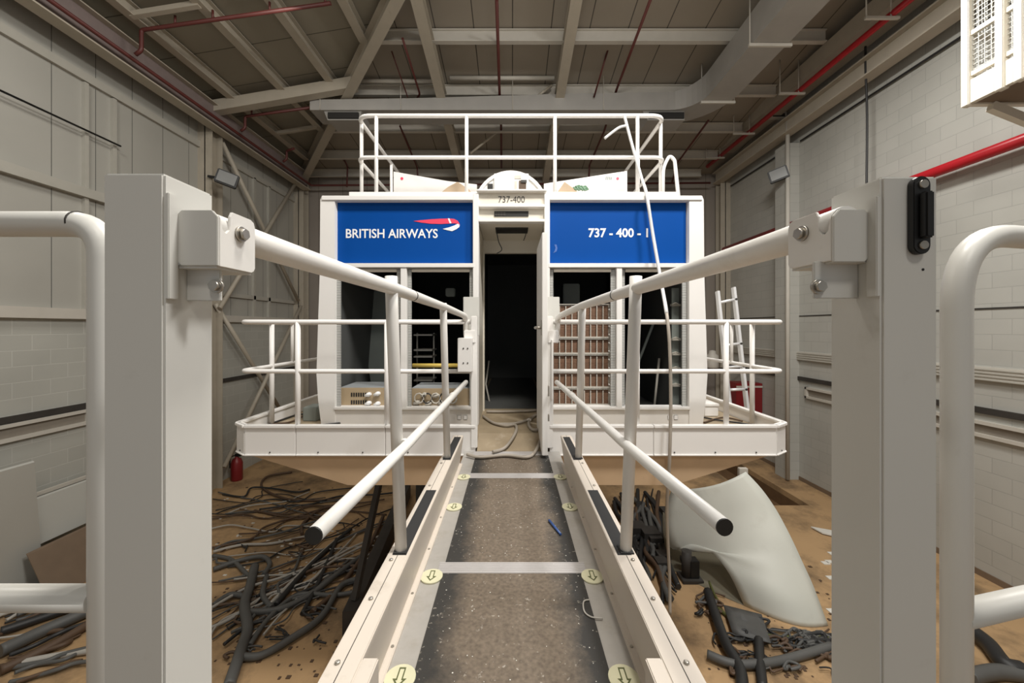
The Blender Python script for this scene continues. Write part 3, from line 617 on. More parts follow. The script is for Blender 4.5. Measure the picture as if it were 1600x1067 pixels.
for s in (-1, 1):
    xe = 2.345*s; xn = .33*s
    pr = sub(MB().tube(fillet([(xn, 3.3, PT), (xe, 3.3, PT), (xe, 5.6, PT)], .11, 8), .021), 'platform_rail', 'cab')
    MB().tube(fillet([(xn, 3.3, PM), (xe, 3.3, PM), (xe, 5.6, PM)], .11, 8), .019).build('mid_rail', M['cab'], pr)
    for x, y in ((s*1.84, 3.3), (s*1.075, 3.3)): MB().cyl((x, y, .08), (x, y, PT), .022).build('post', M['cab'], pr)
    MB().cyl((xe, 3.75, .12), (xe, 3.75, PT), .022).build('post', M['cab'], pr)
    MB().cyl((xe, 4.1, PM), (xe, 4.1, PT), .016).build('post', M['cab'], pr)
    MB().cyl((xe, 5.5, .12), (xe, 5.5, PT), .022).build('post', M['cab'], pr)
    # entry post and sockets of the gangway rails
    ep = sub(MB().box(min(s*.295, s*.35), max(s*.295, s*.35), 3.25, 3.31, .03, EYE+.1), 'entry_post', 'cab', bevel=.006)
    xa, xb = (P(720, 0, 3.2).x, P(746, 0, 3.2).x) if s < 0 else (P(853, 0, 3.2).x, P(878, 0, 3.2).x)
    MB().box(xa, xb, 3.36, 3.38, EYE-.07, EYE+.27).build('socket_plate', M['post'], ep, .004)
    MB().box(xa+.02, xb-.02, 3.24, 3.36, EYE-.13, EYE-.02).build('socket_block', M['cab'], ep, .006)
    if s < 0:
        bx = MB().box(P(716, 0, 3.2).x, P(738, 0, 3.2).x, 3.16, 3.25, EYE-.365, EYE-.085).build('switch_box', M['cab'], ep, .004)
        for zz in (-.17, -.29):
            for xx in (-.40, -.365): MB().cyl((xx, 3.16, EYE+zz), (xx, 3.156, EYE+zz), .006, 10).build('screw', M['dsteel'], bx)
    else:
        MB().box(.33, .345, 3.2, 3.25, EYE-.6, EYE-.1).build('latch_bar', M['cab'], ep, .003)

# dark steel feet under the platform
for x, y, lab in ((-1.3, 6.0, 'dark steel jack leg under the left of the platform'), (1.2, 6.3, 'dark steel jack leg under the right of the platform')):
    t = thing('jack_leg', lab, 'jack', (x, y, FLOOR))
    MB().box(x-.5, x+.5, y-.5, y+.5, FLOOR, FLOOR+.1).build('base_plate', M['dsteel'], t)
    MB().tube([(x, y, FLOOR+.1), (x, y, -1.3)], .2, 16).build('cylinder', M['dsteel'], t)
    MB().tube([(x, y, -1.3), (x, y, zlow)], .1, 16).build('piston', M['steel'], t)
t = thing('steel_trestle', 'dark steel trestle under the gangway on its left side', 'trestle', (-1.6, 6.5, FLOOR))
MB().bar((-1.95, 4.6, FLOOR+.15), (-2.3, 8.4, FLOOR+.15), .16, .3).build('foot_beam', M['dsteel'], t)
MB().bar((-1.97, 4.8, FLOOR+.3), (-1.75, 5.6, zlow-.02), .07, .07).build('strut', M['dsteel'], t)

# things inside and on the cabin
t = thing('card_rack', 'rack of brown circuit cards in white frames right of the doorway', 'rack', (X(908), 4.05, DK+.01))
d0 = 3.9
def cx_(px): return (px-800)*d0/F
def cz_(py): return EYE-(py-512)*d0/F
rows = [(476, 500), (503, 526), (530, 551), (555, 577), (583, 604), (608, 631)]
MB().box(cx_(861), cx_(955), d0+.3, d0+.32, DK+.012, cz_(474)).box(cx_(951), cx_(955), d0+.02, d0+.3, DK+.012, cz_(474)).box(cx_(861), cx_(863), d0+.02, d0+.3, DK+.012, cz_(474)).build('rack_frame', M['trim'], t)
c0 = None
for y0, y1 in rows:
    MB().box(cx_(862), cx_(954), d0-.01, d0+.3, cz_(y1+2), cz_(y1)).box(cx_(862), cx_(954), d0-.01, d0, cz_(y0), cz_(y0-1)).build('shelf', M['trim'], t)
    for k in range(9):
        xa = 864+k*9.7
        if c0 is None:
            c0 = MB()
            for j in range(9): c0.box(cx_(xa+1.3), cx_(xa+9.0), d0+.01, d0+.25, cz_(y1-.4-j*2.5), cz_(y1-2.3-j*2.5))
            c0 = c0.build('circuit_card', M['cardb'], t); b0 = (xa, y1)
            e0 = MB().box(cx_(xa), cx_(xa+1.1), d0-.008, d0+.02, cz_(y1), cz_(y1-22)).build('card_guide', M['trim'], t)
        else:
            for src in (c0, e0):
                o = src.copy(); C.objects.link(o); o.parent = t; o.location = (cx_(xa)-cx_(b0[0]), 0, cz_(y1)-cz_(b0[1])); o.scale = (1, 1, (y1-y0)/24)
                k0 = min(v.co.z for v in src.data.vertices); o.location.z += k0*(1-(y1-y0)/24)
mb = MB()
for k in range(12): mb.tube(smooth([P(951, 470+k*13, 3.86), P(958, 475+k*13, 3.86), P(960, 482+k*13, 3.86)], 3), .007, 6)
mb.build('cable_clips', M['letter'], t)
def chassis(px0, px1, py0, py1, d, lab, kind):
    t = thing('equipment_chassis', lab, 'equipment', ((px0+px1)/2*0+P((px0+px1)/2, 0, d).x, d, P(0, py1, d).z))
    a, b = P(px0, py1, d), P(px1, py0, d)
    MB().box(a.x, b.x, d, d+.4, a.z, b.z).build('case', M['beige'], t, .004)
    MB().box(a.x, b.x, d+.01, d+.4, b.z, b.z+.004).build('lid', M['greytop'], t)
    v = MB(); w = b.x-a.x; hh = b.z-a.z
    if kind == 0:
        for r in (.28, .66):
            for k in range(7): v.box(a.x+w*(.24+k*.05), a.x+w*(.27+k*.05), d-.003, d, a.z+hh*(r-.1), a.z+hh*(r+.1))
        v.build('vent_slots', M['navy_dark'], t)
    for k, (u, q) in enumerate(((.63, .68), (.63, .25), (.82, .72), (.82, .22)) if kind == 0 else ((.1, .3), (.22, .7), (.3, .25), (.42, .65), (.52, .3))):
        p = V((a.x+w*u, d, a.z+hh*q)); MB().cyl(p, p+V((.0, -.03, 0)), .022).cyl(p+V((-.03, -.03, -.01)), p+V((.03, -.035, .012)), .014).build('connector', M['letter' if kind == 0 else 'trim'], t)
    if kind == 1:
        for k in range(5):
            p = P(655+k*13, 622, d-.03); MB().tube([p+V((.045*math.cos(j*.7), -.01, .05*math.sin(j*.7))) for j in range(10)], .008, 6).build('cable_loop', M['cabk' if k % 2 else 'trim'], t)
    return t
chassis(531, 604, 606, 637, 3.84, 'beige equipment chassis with vent slots in the far left bay', 0)
chassis(643, 735, 607, 637, 3.84, 'beige equipment chassis with coiled leads in the bay left of the doorway', 1)
t = MB().poly([P(560, 456, 4.9), P(640, 452, 4.9), P(640, 640, 4.6), P(585, 640, 4.6)], (0, .02, 0)).build('grey_board', M['ipanel']); tag(t, 'dark grey green board leaning inside the far left bay', 'board')
t = thing('shelf_trolley', 'small white shelf trolley inside the cabin left of the doorway', 'trolley', P(668, 640, 5.0))
for px in (652, 678): MB().box(P(px-1, 0, 5).x, P(px+1, 0, 5).x, 4.99, 5.01, DK+.012, EYE-(520-512)*5/F).build('upright', M['trim'], t)
for py in (523, 546, 556, 592): MB().box(P(651, 0, 5).x, P(679, 0, 5).x, 4.85, 5.15, P(0, py+1.2, 5).z, P(0, py-1.2, 5).z).build('shelf', M['trim'], t)
member('yellow_tube', MB().cyl(P(645, 571, 4.0), P(718, 571, 4.0), .022), 'yellow tube lying across the bay left of the doorway', 'tube', 'yellow')
mb = MB()
tag(MB().tube([P(1023, 500, 4.6), P(988, 590, 4.4), P(975, 632, 4.3)], .016, 8).build('leaning_rod', M['ipanel']), 'thin grey rod leaning inside the far right bay', 'rod')
tag(MB().tube([P(1030, 560, 4.5), P(1022, 640, 4.4)], .014, 8).build('leaning_rod', M['trim']), 'short pale rod upright inside the far right bay', 'rod')
t = thing('terminal_strip', 'column of cable clips on the right side of far right bay', 'clips', P(1058, 640, 4.0))
MB().box(P(1050, 0, 4.05).x, P(1066, 0, 4.05).x, 4.05, 4.07, DK+.012, P(0, 450, 4.05).z).build('strip', M['ipanel'], t)
for y in (476, 530, 553, 576, 602): MB().box(P(1050, 0, 4).x, P(1064, 0, 4).x, 4.0, 4.05, P(0, y+2, 4).z, P(0, y-1.5, 4).z).tube(smooth([P(1050, y, 3.99), P(1056, y-3, 3.97), P(1063, y+1, 3.99)], 3), .006, 6).build('clip', M['trim'], t)
tag(MB().box(P(880, 0, 4.6).x, P(906, 0, 4.6).x, 4.6, 4.8, P(0, 476, 4.6).z, P(0, 443, 4.6).z).build('grey_box', M['ipanel'], None, .01), 'grey box above the circuit card rack', 'box')
tag(MB().box(P(696, 0, 4.6).x, P(711, 0, 4.6).x, 4.6, 4.7, P(0, 463, 4.6).z, P(0, 450, 4.6).z).build('grey_box', M['ipanel'], None, .01), 'small pale grey box high inside the bay left of doorway', 'box')
tag(MB().tube([P(764, 564, 5.2), P(759, 600, 5.0), P(766, 634, 4.9)], .012, 8).build('leaning_rod', M['trim']), 'thin pale rod just inside the dark doorway', 'rod')
# boards and rubbish on the cabin roof
dR = 4.9
zR = ZR
def rb(pts, lab):
    t = thing('roof_board', lab, 'board', (P(pts[0][0], 0, dR).x, dR, zR))
    MB().poly([(P(x, 0, dR).x, dR, max(zR, P(0, y, dR).z)) for x, y in pts], (0, .03, 0)).build('panel', M['cab'], t); return t
t = rb([(615, 268), (700, 283), (745, 288), (745, 310), (615, 310)], 'sloping white board with a red dot on cabin roof, left of the dome')
p = P(628, 279, dR-.002); MB().cyl(p, p+V((0, -.004, 0)), .018, 16).build('red_dot', M['pink'], t)
t = rb([(850, 287), (980, 267), (980, 310), (850, 310)], 'sloping white board with a red dot on cabin roof, right of the dome')
p = P(965, 279, dR-.002); MB().cyl(p, p+V((0, -.004, 0)), .018, 16).build('red_dot', M['pink'], t)
mb = MB()
for k in range(4): a = P(946+k*2.6, 281, dR); mb.poly([a, a+V((.014, 0, .002)), a+V((.018, 0, .05-.006*k)), a+V((.004, 0, .04))], (0, -.003, 0))
mb.build('grey_emblem', M['ipanel'], t)
def crumple(pts, d, lab, m='cardboard', nm='cardboard_scrap'):
    z = zR
    mb = MB().poly([(P(x, 0, d).x, d, max(z, P(0, y, d).z)) for x, y in pts], (.04, .25, -.0)); return tag(mb.build(nm, M[m]), lab, 'cardboard')
crumple([(684, 305), (700, 292), (715, 284), (733, 296), (740, 305)], 4.55, 'crumpled cardboard on cabin roof left of the dome')
crumple([(868, 305), (882, 284), (900, 297), (906, 305)], 4.55, 'torn cardboard flap on cabin roof right of the dome')
mb = MB()
for k in range(9):
    p = P(898+k*2, 298-random.random()*6, 4.45); mb.poly([p, p+V((.05, .01, .02)), p+V((.03, .03, .05)), p+V((-.02, .0, .03))], (0, .02, .0))
tag(mb.build('green_wrapping', M['green']), 'scrap of green wrapping beside the torn cardboard', 'wrapping')
# white cable hanging over the front
t = thing('hanging_cable', 'white cable hanging from the top rail down past the right blue panel', 'cable', P(975, 182, 4.12))
pts = [P(975, 179, 4.10), P(980, 198, 4.08), P(990, 235, 4.08), P(1003, 280, 4.05), P(1010, 303, 3.72), P(1020, 366, 3.68), P(1033, 440, 3.55), P(1043, 500, 3.25), P(1047, 560, 3.2), P(1048, 640, 3.2), P(1046, 720, 3.2), P(1042, 800, 3.3), P(1046, 900, 3.4), P(1047, 960, 3.4)]
sp = smooth(pts, 6); k = int(len(sp)*.52)
MB().tube(sp[:k+1], .016, 8).build('white_sheath', M['cabw'], t); MB().tube(sp[k:], .014, 8).build('grey_sheath', M['hose'], t)
MB().tube(smooth([P(980, 196, 4.08), P(968, 199, 4.06), P(955, 208, 4.06), P(945, 216, 4.06)]), .014, 8).build('loose_end', M['cabw'], t)
# things on the platform deck
t = thing('aluminium_ladder', 'aluminium ladder leaning behind the right platform rail', 'ladder', P(1160, 640, 4.35))
lb, lt_ = 4.3, 4.5
L0, L1, R0_, R1_ = P(1121, 455, lt_), V((P(1141, 0, lb).x, lb, DK)), P(1146, 449, lt_), V((P(1168, 0, lb).x, lb, DK))
for a, b in ((L0, L1), (R0_, R1_)): MB().bar(a, b, .06, .028, (1, 0, 0)).build('stile', M['ladder'], t, .003)
for k in (.1, .28, .46, .64, .82):
    a, b = L0.lerp(L1, k), R0_.lerp(R1_, k); r = MB().cyl(a, b, .016).build('rung', M['ladder'], t); MB().cyl(b+V((0, -.032, 0)), b+V((0, -.028, 0)), .014).build('rung_end', M['dsteel'], r)
t = thing('red_cabinet', 'dark red cabinet on the far right wall behind the ladder', 'cabinet', (W-.2, 10.9, EYE-2.75))
MB().box(W-.75, W-.02, 10.7, 11.2, EYE-2.75, EYE-1.55).build('body', M['extred'], t, .01); MB().box(W-.75, W-.02, 10.69, 10.7, EYE-1.67, EYE-1.62).build('stripe', M['trim'], t)
t = thing('white_case', 'small white box on platform deck right of the cabin', 'box', P(1113, 640, 4.15)); a, b = P(1100, 0, 4.1), P(1123, 0, 4.1)
MB().box(a.x, b.x, 4.1, 4.45, DK, DK+.13).build('body', M['cab'], t, .01); MB().box(a.x-.003, b.x+.003, 4.09, 4.46, DK+.11, DK+.14).build('lid', M['cab'], t, .005)
t = thing('lamp_canister', 'metal canister on the far right wall beyond the cabin', 'canister', (W-.75, 11.2, EYE-1.15))
cxx = P(1113, 0, 11.3).x
MB().box(cxx-.3, W, 11.32, 11.4, EYE-1.24, EYE-1.18).build('bracket', M['dsteel'], t)
MB().lathe((cxx, 11.3, EYE-1.18), [(.16, 0), (.17, .02), (.17, .36), (.1, .42), (.09, .5), (.02, .52)]).build('body', M['trim'], t)
t = thing('grey_box', 'dark grey box on platform deck left of the cabin', 'box', P(490, 650, 4.0)); a = P(481, 0, 4.0)
MB().box(a.x, a.x+.14, 3.9, 4.1, DK, DK+.14).build('case', M['ipanel'], t, .006)
def deckpts(l): return [V(((x-800)*(F*(EYE-DK-.015)/(y-512))/F, F*(EYE-DK-.015)/(y-512), DK+.015)) for x, y in l]
for l, m, lab in (([(418, 664), (440, 656), (465, 648), (490, 646)], 'cabk', 'black lead along the left rim of platform deck'), ([(420, 662), (450, 660), (470, 652), (480, 644)], 'cabb', 'brown lead on the left platform deck'), ([(500, 664), (530, 661), (552, 658), (566, 657)], 'cabk', 'black lead at the foot of the far left bay'),
                  ([(1090, 650), (1120, 656), (1150, 660), (1170, 663)], 'cabk', 'black lead on the right platform deck'), ([(1100, 660), (1130, 652), (1160, 658)], 'cabb', 'brown lead on the right platform deck')):
    tag(MB().tube(smooth(deckpts(l)), .009, 6).build('loose_lead', M[m]), lab, 'cable')
mb = MB()
for k in range(60):
    x = random.choice((random.uniform(-2.3, -1.9), random.uniform(1.9, 2.3), random.uniform(-1.8, -.5), random.uniform(.5, 1.8))); y = random.uniform(3.34, 3.7); s = random.uniform(.008, .025)
    mb.box(x-s, x+s, y-s*.6, y+s*.6, DK, DK+.006+s*.4)
stuff(tag(mb.build('deck_litter', M['hose']), 'small scraps littering the platform deck', 'litter'))

# ------------------------------------------------------------------ gangway
gw = thing('gangway', 'gangway with cream kerbs, worn mats and white handrails leading to the doorway', 'gangway', (0, 2, -.15))
def gsub(mb, name, m, parent=gw, bevel=0): return mb.build(name, M[m], parent, bevel)
gsub(MB().box(-.40, .40, .3, 3.255, -.06, 0), 'deck', 'alu')
for y0, y1, lab in ((.3, 1.636, None), (1.712, 2.67, None), (2.76, 3.15, None)):
    gsub(MB().box(-.297, .297, y0, y1, 0, .004), 'tread_mat', 'mat')
for y0, y1 in ((1.636, 1.712), (2.67, 2.76)):
    mm = MB().box(-.32, .32, y0, y1, 0, .005)
    for k in range(5): mm.box(-.32, .32, y0+(k+.3)/5.2*(y1-y0), y0+(k+.7)/5.2*(y1-y0), .005, .0062)
    gsub(mm, 'tread_strip', 'strip')
gsub(MB().box(-.32, .30, 3.15, 3.25, 0, .004), 'threshold_plate', 'strip')
def arrow_ring(c, s):
    out = [(-.3, 1), (.3, 1), (.3, -.15), (.62, -.15), (0, -1), (-.62, -.15), (-.3, -.15)]
    inn = [(-.19, .87), (.19, .87), (.19, -.28), (.36, -.28), (0, -.78), (-.36, -.28), (-.19, -.28)]
    m = MB(); a = [m.bm.verts.new((c[0]+x*s, c[1]+y*s, c[2])) for x, y in out]; b = [m.bm.verts.new((c[0]+x*s, c[1]+y*s, c[2])) for x, y in inn]
    for i in range(7): m.bm.faces.new((a[i], a[(i+1) % 7], b[(i+1) % 7], b[i]))
    r = bmesh.ops.extrude_face_region(m.bm, geom=m.bm.faces[:]); 
    for v in r['geom']:
        if isinstance(v, bmesh.types.BMVert): v.co.z += .001
    return m
for d in (1.145, 1.615, 2.24, 2.69):
    for s in (-1, 1):
        x = s*(.338 if d > 1.3 else .334)
        dc = gsub(MB().lathe((x, d, .0005), [(.046, 0), (.046, .007)], 24), 'arrow_disc', 'glow')
        arrow_ring((x, d, .0078), .033).build('arrow', M['arrow'], dc)
for s in (-1, 1):
    def prof(pts): return [(s*x, z) for x, z in pts]
    def ext(pts, y0, y1): return MB().poly([(s*x, y0, z) for x, z in pts], (0, y1-y0, 0))
    kb = gsub(ext([(.452, -.16), (.452, .227), (.372, .227), (.372, .215), (.40, .012), (.378, .012), (.378, 0), (.378, -.16)], .5, 2.94), 'kerb', 'kerb', bevel=.0025)
    ext([(.3719, .2272), (.332, .2272), (.332, .0), (.3719, .0)], .5, .959).build('kerb_block', M['kerb'], kb, .003)
    MB().box(min(s*.4125, s*.4145), max(s*.4125, s*.4145), .5, 2.94, .226, .2278).build('groove', M['dsteel'], kb)
    for y0, y1 in ((1.39, 1.944), (2.39, 2.89)):
        MB().box(min(s*.383, s*.433), max(s*.383, s*.433), y0, y1, .22, .2285).build('rail_slot', M['rubber'], kb)
    for y in (.80, .942, 1.165, 1.36, 2.0, 2.33):
        MB().lathe((s*.428, y, .226), [(.007, 0), (.007, .005), (.004, .007)], 8).build('screw', M['steel'], kb)
    for y in (1.0, 1.25, 1.5, 1.8, 2.1, 2.5): MB().lathe((s*.389, y, .011), [(.006, 0), (.005, .004)], 8).build('screw', M['steel'], kb)
    # handrail
    rl = [(-.4425, .553, EYE+.145), (-.4425, .75, EYE+.145), (-.44, 1.42, EYE+.145), (-.429, 2.43, EYE+.131), (-.404, 3.2, EYE+.104), (-.396, 3.3, EYE+.085), (-.393, 3.31, EYE-.06)] if s < 0 else \
         [(.468, .537, EYE+.147), (.468, .75, EYE+.147), (.4605, 1.42, EYE+.1455), (.44, 2.43, EYE+.138), (.40, 3.2, EYE+.10), (.392, 3.3, EYE+.075), (.39, 3.31, EYE-.06)]
    hr = gsub(MB().tube(fillet(rl, .06, 5), .0235, 18), 'handrail', 'white')
    jp = V(rl[2]).lerp(V(rl[3]), .26); ju = (V(rl[3])-V(rl[2])).normalized()
    MB().tube([jp, jp+ju*.014], .0238, 18).build('joint_gap', M['black'], hr)
    tx = -.447 if s < 0 else .458; bx = -.409 if s < 0 else .42
    for d, tx2, zt2 in ((1.42, tx, EYE+.19), (2.43, tx*.975, EYE+.155)):
        MB().tube([(bx, d, .2), (bx+(tx2-bx)*.9, d, EYE+.06), (tx2, d, zt2)], [.0215, .0225, .0225], 16).build('post', M['white'], hr)
        MB().box(bx-.024, bx+.024, d-.026, d+.03, .2, .232).build('socket', M['rubber'], hr)
    lo = [(-.412, .80, EYE-.432), (-.418, 1.42, EYE-.435), (-.364, 3.03, EYE-.43)] if s < 0 else [(.458, .83, EYE-.43), (.43, 1.42, EYE-.43), (.354, 3.03, EYE-.43)]
    lo = [V(p) for p in lo]; lo[1] = lo[0].lerp(lo[2], .28)+V((.012 if s < 0 else -.012, 0, 0))
    lr = gsub(MB().tube(lo, .0185, 18), 'lower_rail', 'white')
    e = (lo[0]-lo[1]).normalized(); MB().cyl(lo[0], lo[0]+e*.004, .0187, 18).build('end_cap', M['black'], lr)
    for d in (1.42, 2.43):
        k = (d-lo[0].y)/(lo[2].y-lo[0].y); q = lo[0].lerp(lo[2], k)
        MB().tube([q+e*.012, q-e*.012], .0205, 18).build('collar', M['dsteel' if 0 else 'white'], lr)
tag(MB().tube([V((.20, 2.07, .012)), V((.245, 1.93, .012))], [.007, .006], 8).build('pen', M['bluepen']), 'dark blue pen lying on the middle mat by the right edge', 'pen')
def rp2(l, dz): return [V(((x-800)*(F*(EYE-dz)/(y-512))/F, F*(EYE-dz)/(y-512), dz)) for x, y in l]
tag(MB().tube(smooth(rp2([(921, 937), (912, 940), (913, 955), (924, 964), (942, 966)], .008)), .003, 6).build('wire_offcut', M['cabl']), 'short pale wire loop on the near mat', 'wire')
# hoses in the entry
def hz(x, y): 
    d = F*(EYE-DK-.02)/(y-512); zz = DK+.02
    if d < YL+.2: 
        d = F*(EYE-.04)/(y-512); zz = max(.024, min(DK+.02, .024+(d-YL)/.2*DK))
    return V(((x-800)*d/F, d, zz))
for l, lab in (([(755, 650), (770, 660), (790, 665), (805, 677), (806, 688), (790, 697), (770, 703)], 'grey hose looping from the doorway across the left of entry floor'),
               ([(730, 707), (750, 711), (790, 708), (822, 711), (835, 704), (845, 692), (846, 684)], 'grey hose lying along the threshold between door jambs'),
               ([(846, 684), (832, 671), (826, 660), (836, 648)], 'short grey hose running in beside the open door leaf'),
               ([(760, 643), (790, 643), (825, 642), (838, 641)], 'grey hose lying across the door sill'),
               ([(775, 662), (800, 662), (822, 657), (838, 648)], 'thin grey hose crossing the entry floor')):
    tag(MB().tube(smooth([hz(*p) for p in l]), .013, 8).build('hose', M['hose']), lab, 'hose')
mb = MB()
for k in range(200):
    a = random.random(); y = random.uniform(.9, 3.1); x = random.uniform(-.29, .29); s = random.uniform(.0008, .0022)
    mb.box(x-s, x+s, y-s*.8, y+s*.8, .004, .004+s)
stuff(tag(mb.build('plaster_crumbs', M['scrap']), 'pale crumbs scattered over the gangway mats', 'crumbs'))

# ------------------------------------------------------------------ landing gate posts and pipe loops
def hexbolt(p, q, r, parent):
    p, q = V(p), V(q); u = (q-p).normalized()
    o = MB().tube([p, p+u*.004], r*1.35, 20).build('washer', M['steel'], parent); MB().tube([p+u*.004, q], r, 6).build('bolt', M['steel'], parent)
def gate_post(lab, x0, x1, y0, y1, zt, sg, tabx, tabz, fp, ck, notch, bolt, lowbolt):
    t = thing('gate_post', lab, 'post', ((x0+x1)/2, (y0+y1)/2, -2.6))
    MB().box(x0, x1, y0, y1, -2.6, EYE+zt).build('body', M['post'], t, .003)
    xs = x1 if sg < 0 else x0                     # the face toward the gangway
    o = -sg
    def bx(a, b, *r): return MB().box(min(a, b), max(a, b), *r)
    bx(xs, xs+o*.005, y0+.002, y0+.018, EYE+tabz[0], EYE+tabz[1]).build('mount_flange', M['post'], t, .001)
    bx(xs, tabx, fp[0]+.02, fp[0]+.025, EYE+tabz[0], EYE+fp[1]+.004).build('angle_plate', M['post'], t, .001)
    xc = ck[0]
    f0, f1, z0, z1 = xs+o*.001, xc, EYE+fp[1], EYE+fp[2]; k = .008*o
    MB().poly([(f0, fp[0], z0+.008), (f0, fp[0], z1-.008), (f0+k, fp[0], z1), (f1-k, fp[0], z1), (f1, fp[0], z1-.009), (f1, fp[0], z0), (f0+k, fp[0], z0)], (0, .004, 0)).build('bracket_front', M['post'], t, .0008)
    y2, zb0, zt0 = ck[1], EYE+ck[2], EYE+ck[3]; ya = fp[0]+.004
    pr = [(ya, z1-.006), (ya+.003, z1-.012), (ya+.006, EYE+notch[1]+.004), (ya+.011, EYE+notch[1]), (notch[0]-.008, EYE+notch[1]), (notch[0]-.002, EYE+notch[1]+.006), (notch[0], zt0-.008), (notch[0]+.004, zt0), (y2-.010, zt0), (y2-.003, zt0-.003), (y2, zt0-.011), (y2, zb0+.008), (y2-.003, zb0+.003), (y2-.009, zb0), (ya, zb0)]
    MB().poly([(xc, a, b) for a, b in pr], (-o*.004, 0, 0)).build('bracket_cheek', M['white'], t, .0008)
    bx(f0, xc-o*.004, ya, y2-.004, zb0-.003, zb0+.002).build('bracket_base', M['post'], t)
    hexbolt((xc, bolt[0], EYE+bolt[1]), (xc+o*.010, bolt[0], EYE+bolt[1]), .0085, t)
    hexbolt((lowbolt[0], fp[0]+.02, EYE+lowbolt[1]), (lowbolt[0], fp[0]+.010, EYE+lowbolt[1]), .0075, t)
    return t
gate_post('square grey white steel post with rail bracket, left of the gangway', -.561, -.477, .526, .613, .2122, -1, -.428, (.0395, .186), (.543, .088, .1665), (-.4165, .623, .0875, .1720), (.568, .138), (.588, .143), (-.4316, .061))
t = gate_post('square grey white steel post with black latch, right of the gangway', .496, .5717, .515, .599, .2034, 1, .433, (.042, .178), (.530, .091, .1634), (.444, .618, .0935, .1690), (.557, .133), (.5855, .1434), (.437, .0585))
lt = MB()
LD = .506
x0, x1, yy = P(1428, 0, LD).x, P(1455, 0, LD).x, LD
xm = (x0+x1)/2; r = (x1-x0)/2; za, zc = P(0, 288, LD).z, P(0, 383, LD).z
lt.poly([(xm+r*math.cos(a), LD, za+r*math.sin(a)) for a in [math.pi*k/12 for k in range(13)]]+[(xm-r*math.cos(a), LD, zc-r*math.sin(a)) for a in [math.pi*k/12 for k in range(13)]], (0, .009, 0))
lo = lt.build('latch', M['black'], t, .001)
MB().box(x0+.006, P(1462, 0, .496).x, .496, LD, P(0, 370, .496).z, P(0, 297, .496).z).build('latch_cover', M['black'], lo, .002)
for z in (za, zc): MB().cyl((xm, LD, z), (xm, LD-.003, z), .0055, 14).build('rivet', M['steel'], lo)
MB().cyl((.551, .515, EYE+.078), (.551, .5145, EYE+.078), .0018, 10).build('hole', M['navy_dark'], t)
t = thing('guard_loop', 'pale bent pipe guard rail left of the left post', 'guard rail', (-.9, .65, .4))
MB().tube(fillet([(-1.6, .66, EYE+.178), (-.70, .66, EYE+.178), (-.70, .66, -1.2)], .06, 8), .0215, 20).build('pipe', M['post'], t)
MB().tube([(-.742, .66, EYE+.178), (-.745, .66, EYE+.178)], .0219, 20).build('weld_seam', M['dsteel'], t)
MB().tube([(-1.6, .658, EYE-.463), (-.712, .658, EYE-.463)], .021, 20).build('lower_pipe', M['post'], t)
t = thing('guard_loop', 'pale bent pipe guard rail with wide bend right of the right post', 'guard rail', (1.0, .75, .4))
u = V((.975, .22, 0))
b0 = V((.868, .75, EYE+.186))
MB().tube(fillet([b0+u*.9, b0, V((.868, .75, -1.2))], .15, 12), .0225, 22).build('pipe', M['post'], t)
b1 = V((.868, .75, EYE-.563)); MB().tube([b1, b1+u*.9], .0235, 22).build('lower_pipe', M['post'], t)

# ------------------------------------------------------------------ loose things on the hall floor
t = thing('fire_extinguisher', 'red fire extinguisher standing by the left wall column', 'extinguisher', FL(370, 750))
c = FL(370, 750)
MB().lathe(c, [(.11, 0), (.125, .03), (.125, .42), (.09, .52), (.04, .55), (.035, .58)]).build('cylinder', M['extred'], t)
MB().box(c.x-.03, c.x+.1, c.y-.03, c.y+.03, FLOOR+.58, FLOOR+.64).box(c.x-.02, c.x+.12, c.y-.015, c.y+.015, FLOOR+.66, FLOOR+.69).build('valve', M['black'], t)
MB().tube(smooth([c+V((-.03, 0, .6)), c+V((-.13, -.03, .55)), c+V((-.15, -.03, .3))]), .014, 8).build('hose', M['black'], t)
# boards leaning on the left wall
def lean(pts, th, name, m, lab):
    return tag(MB().poly(pts, (-.02, 0, .02)).build(name, M[m], None), lab, 'board')
def lw(px, py, X_): d = F*(-X_)/(800-px); return P(px, py, d)
a = lw(54, 722, -6.45); dA = FL(68, 915)
lean([a, (dA.x, dA.y, FLOOR+.01), (dA.x, 2.6, FLOOR+.01), (a.x, 2.6, a.z)], .03, 'wall_board', 'board', 'tall pale board leaning on the left wall at the frame edge')
z1 = lw(58, 782, -6.75).z
d0, d1 = F*6.75/(800-57), F*6.75/(800-160)
lean([(-6.8, d0, EYE-(782-512)*d0/F), (-6.8, d1, EYE-(782-512)*d0/F), (-6.7, d1, EYE-(848-512)*d0/F-.02), (-6.7, d0, EYE-(848-512)*d0/F-.02)], .03, 'wall_board', 'board', 'low pale panel behind the tall board on left wall')
zt2 = EYE-(848-512)*d0/F
lean([(-6.5, d0-.3, zt2), (-6.5, d1, zt2), (-6.2, d1, FLOOR+.01), (-6.2, d0-.3, FLOOR+.01)], .03, 'brown_board', 'brownply', 'brown board propped on the floor below the low pale panel')
member('panel_rail', MB().bar((-6.87, d0-.1, z1+.05), (-6.87, d1+.3, z1+.05), .04, .05), 'pale rail above the low panel on left wall', 'rail', 'trim')
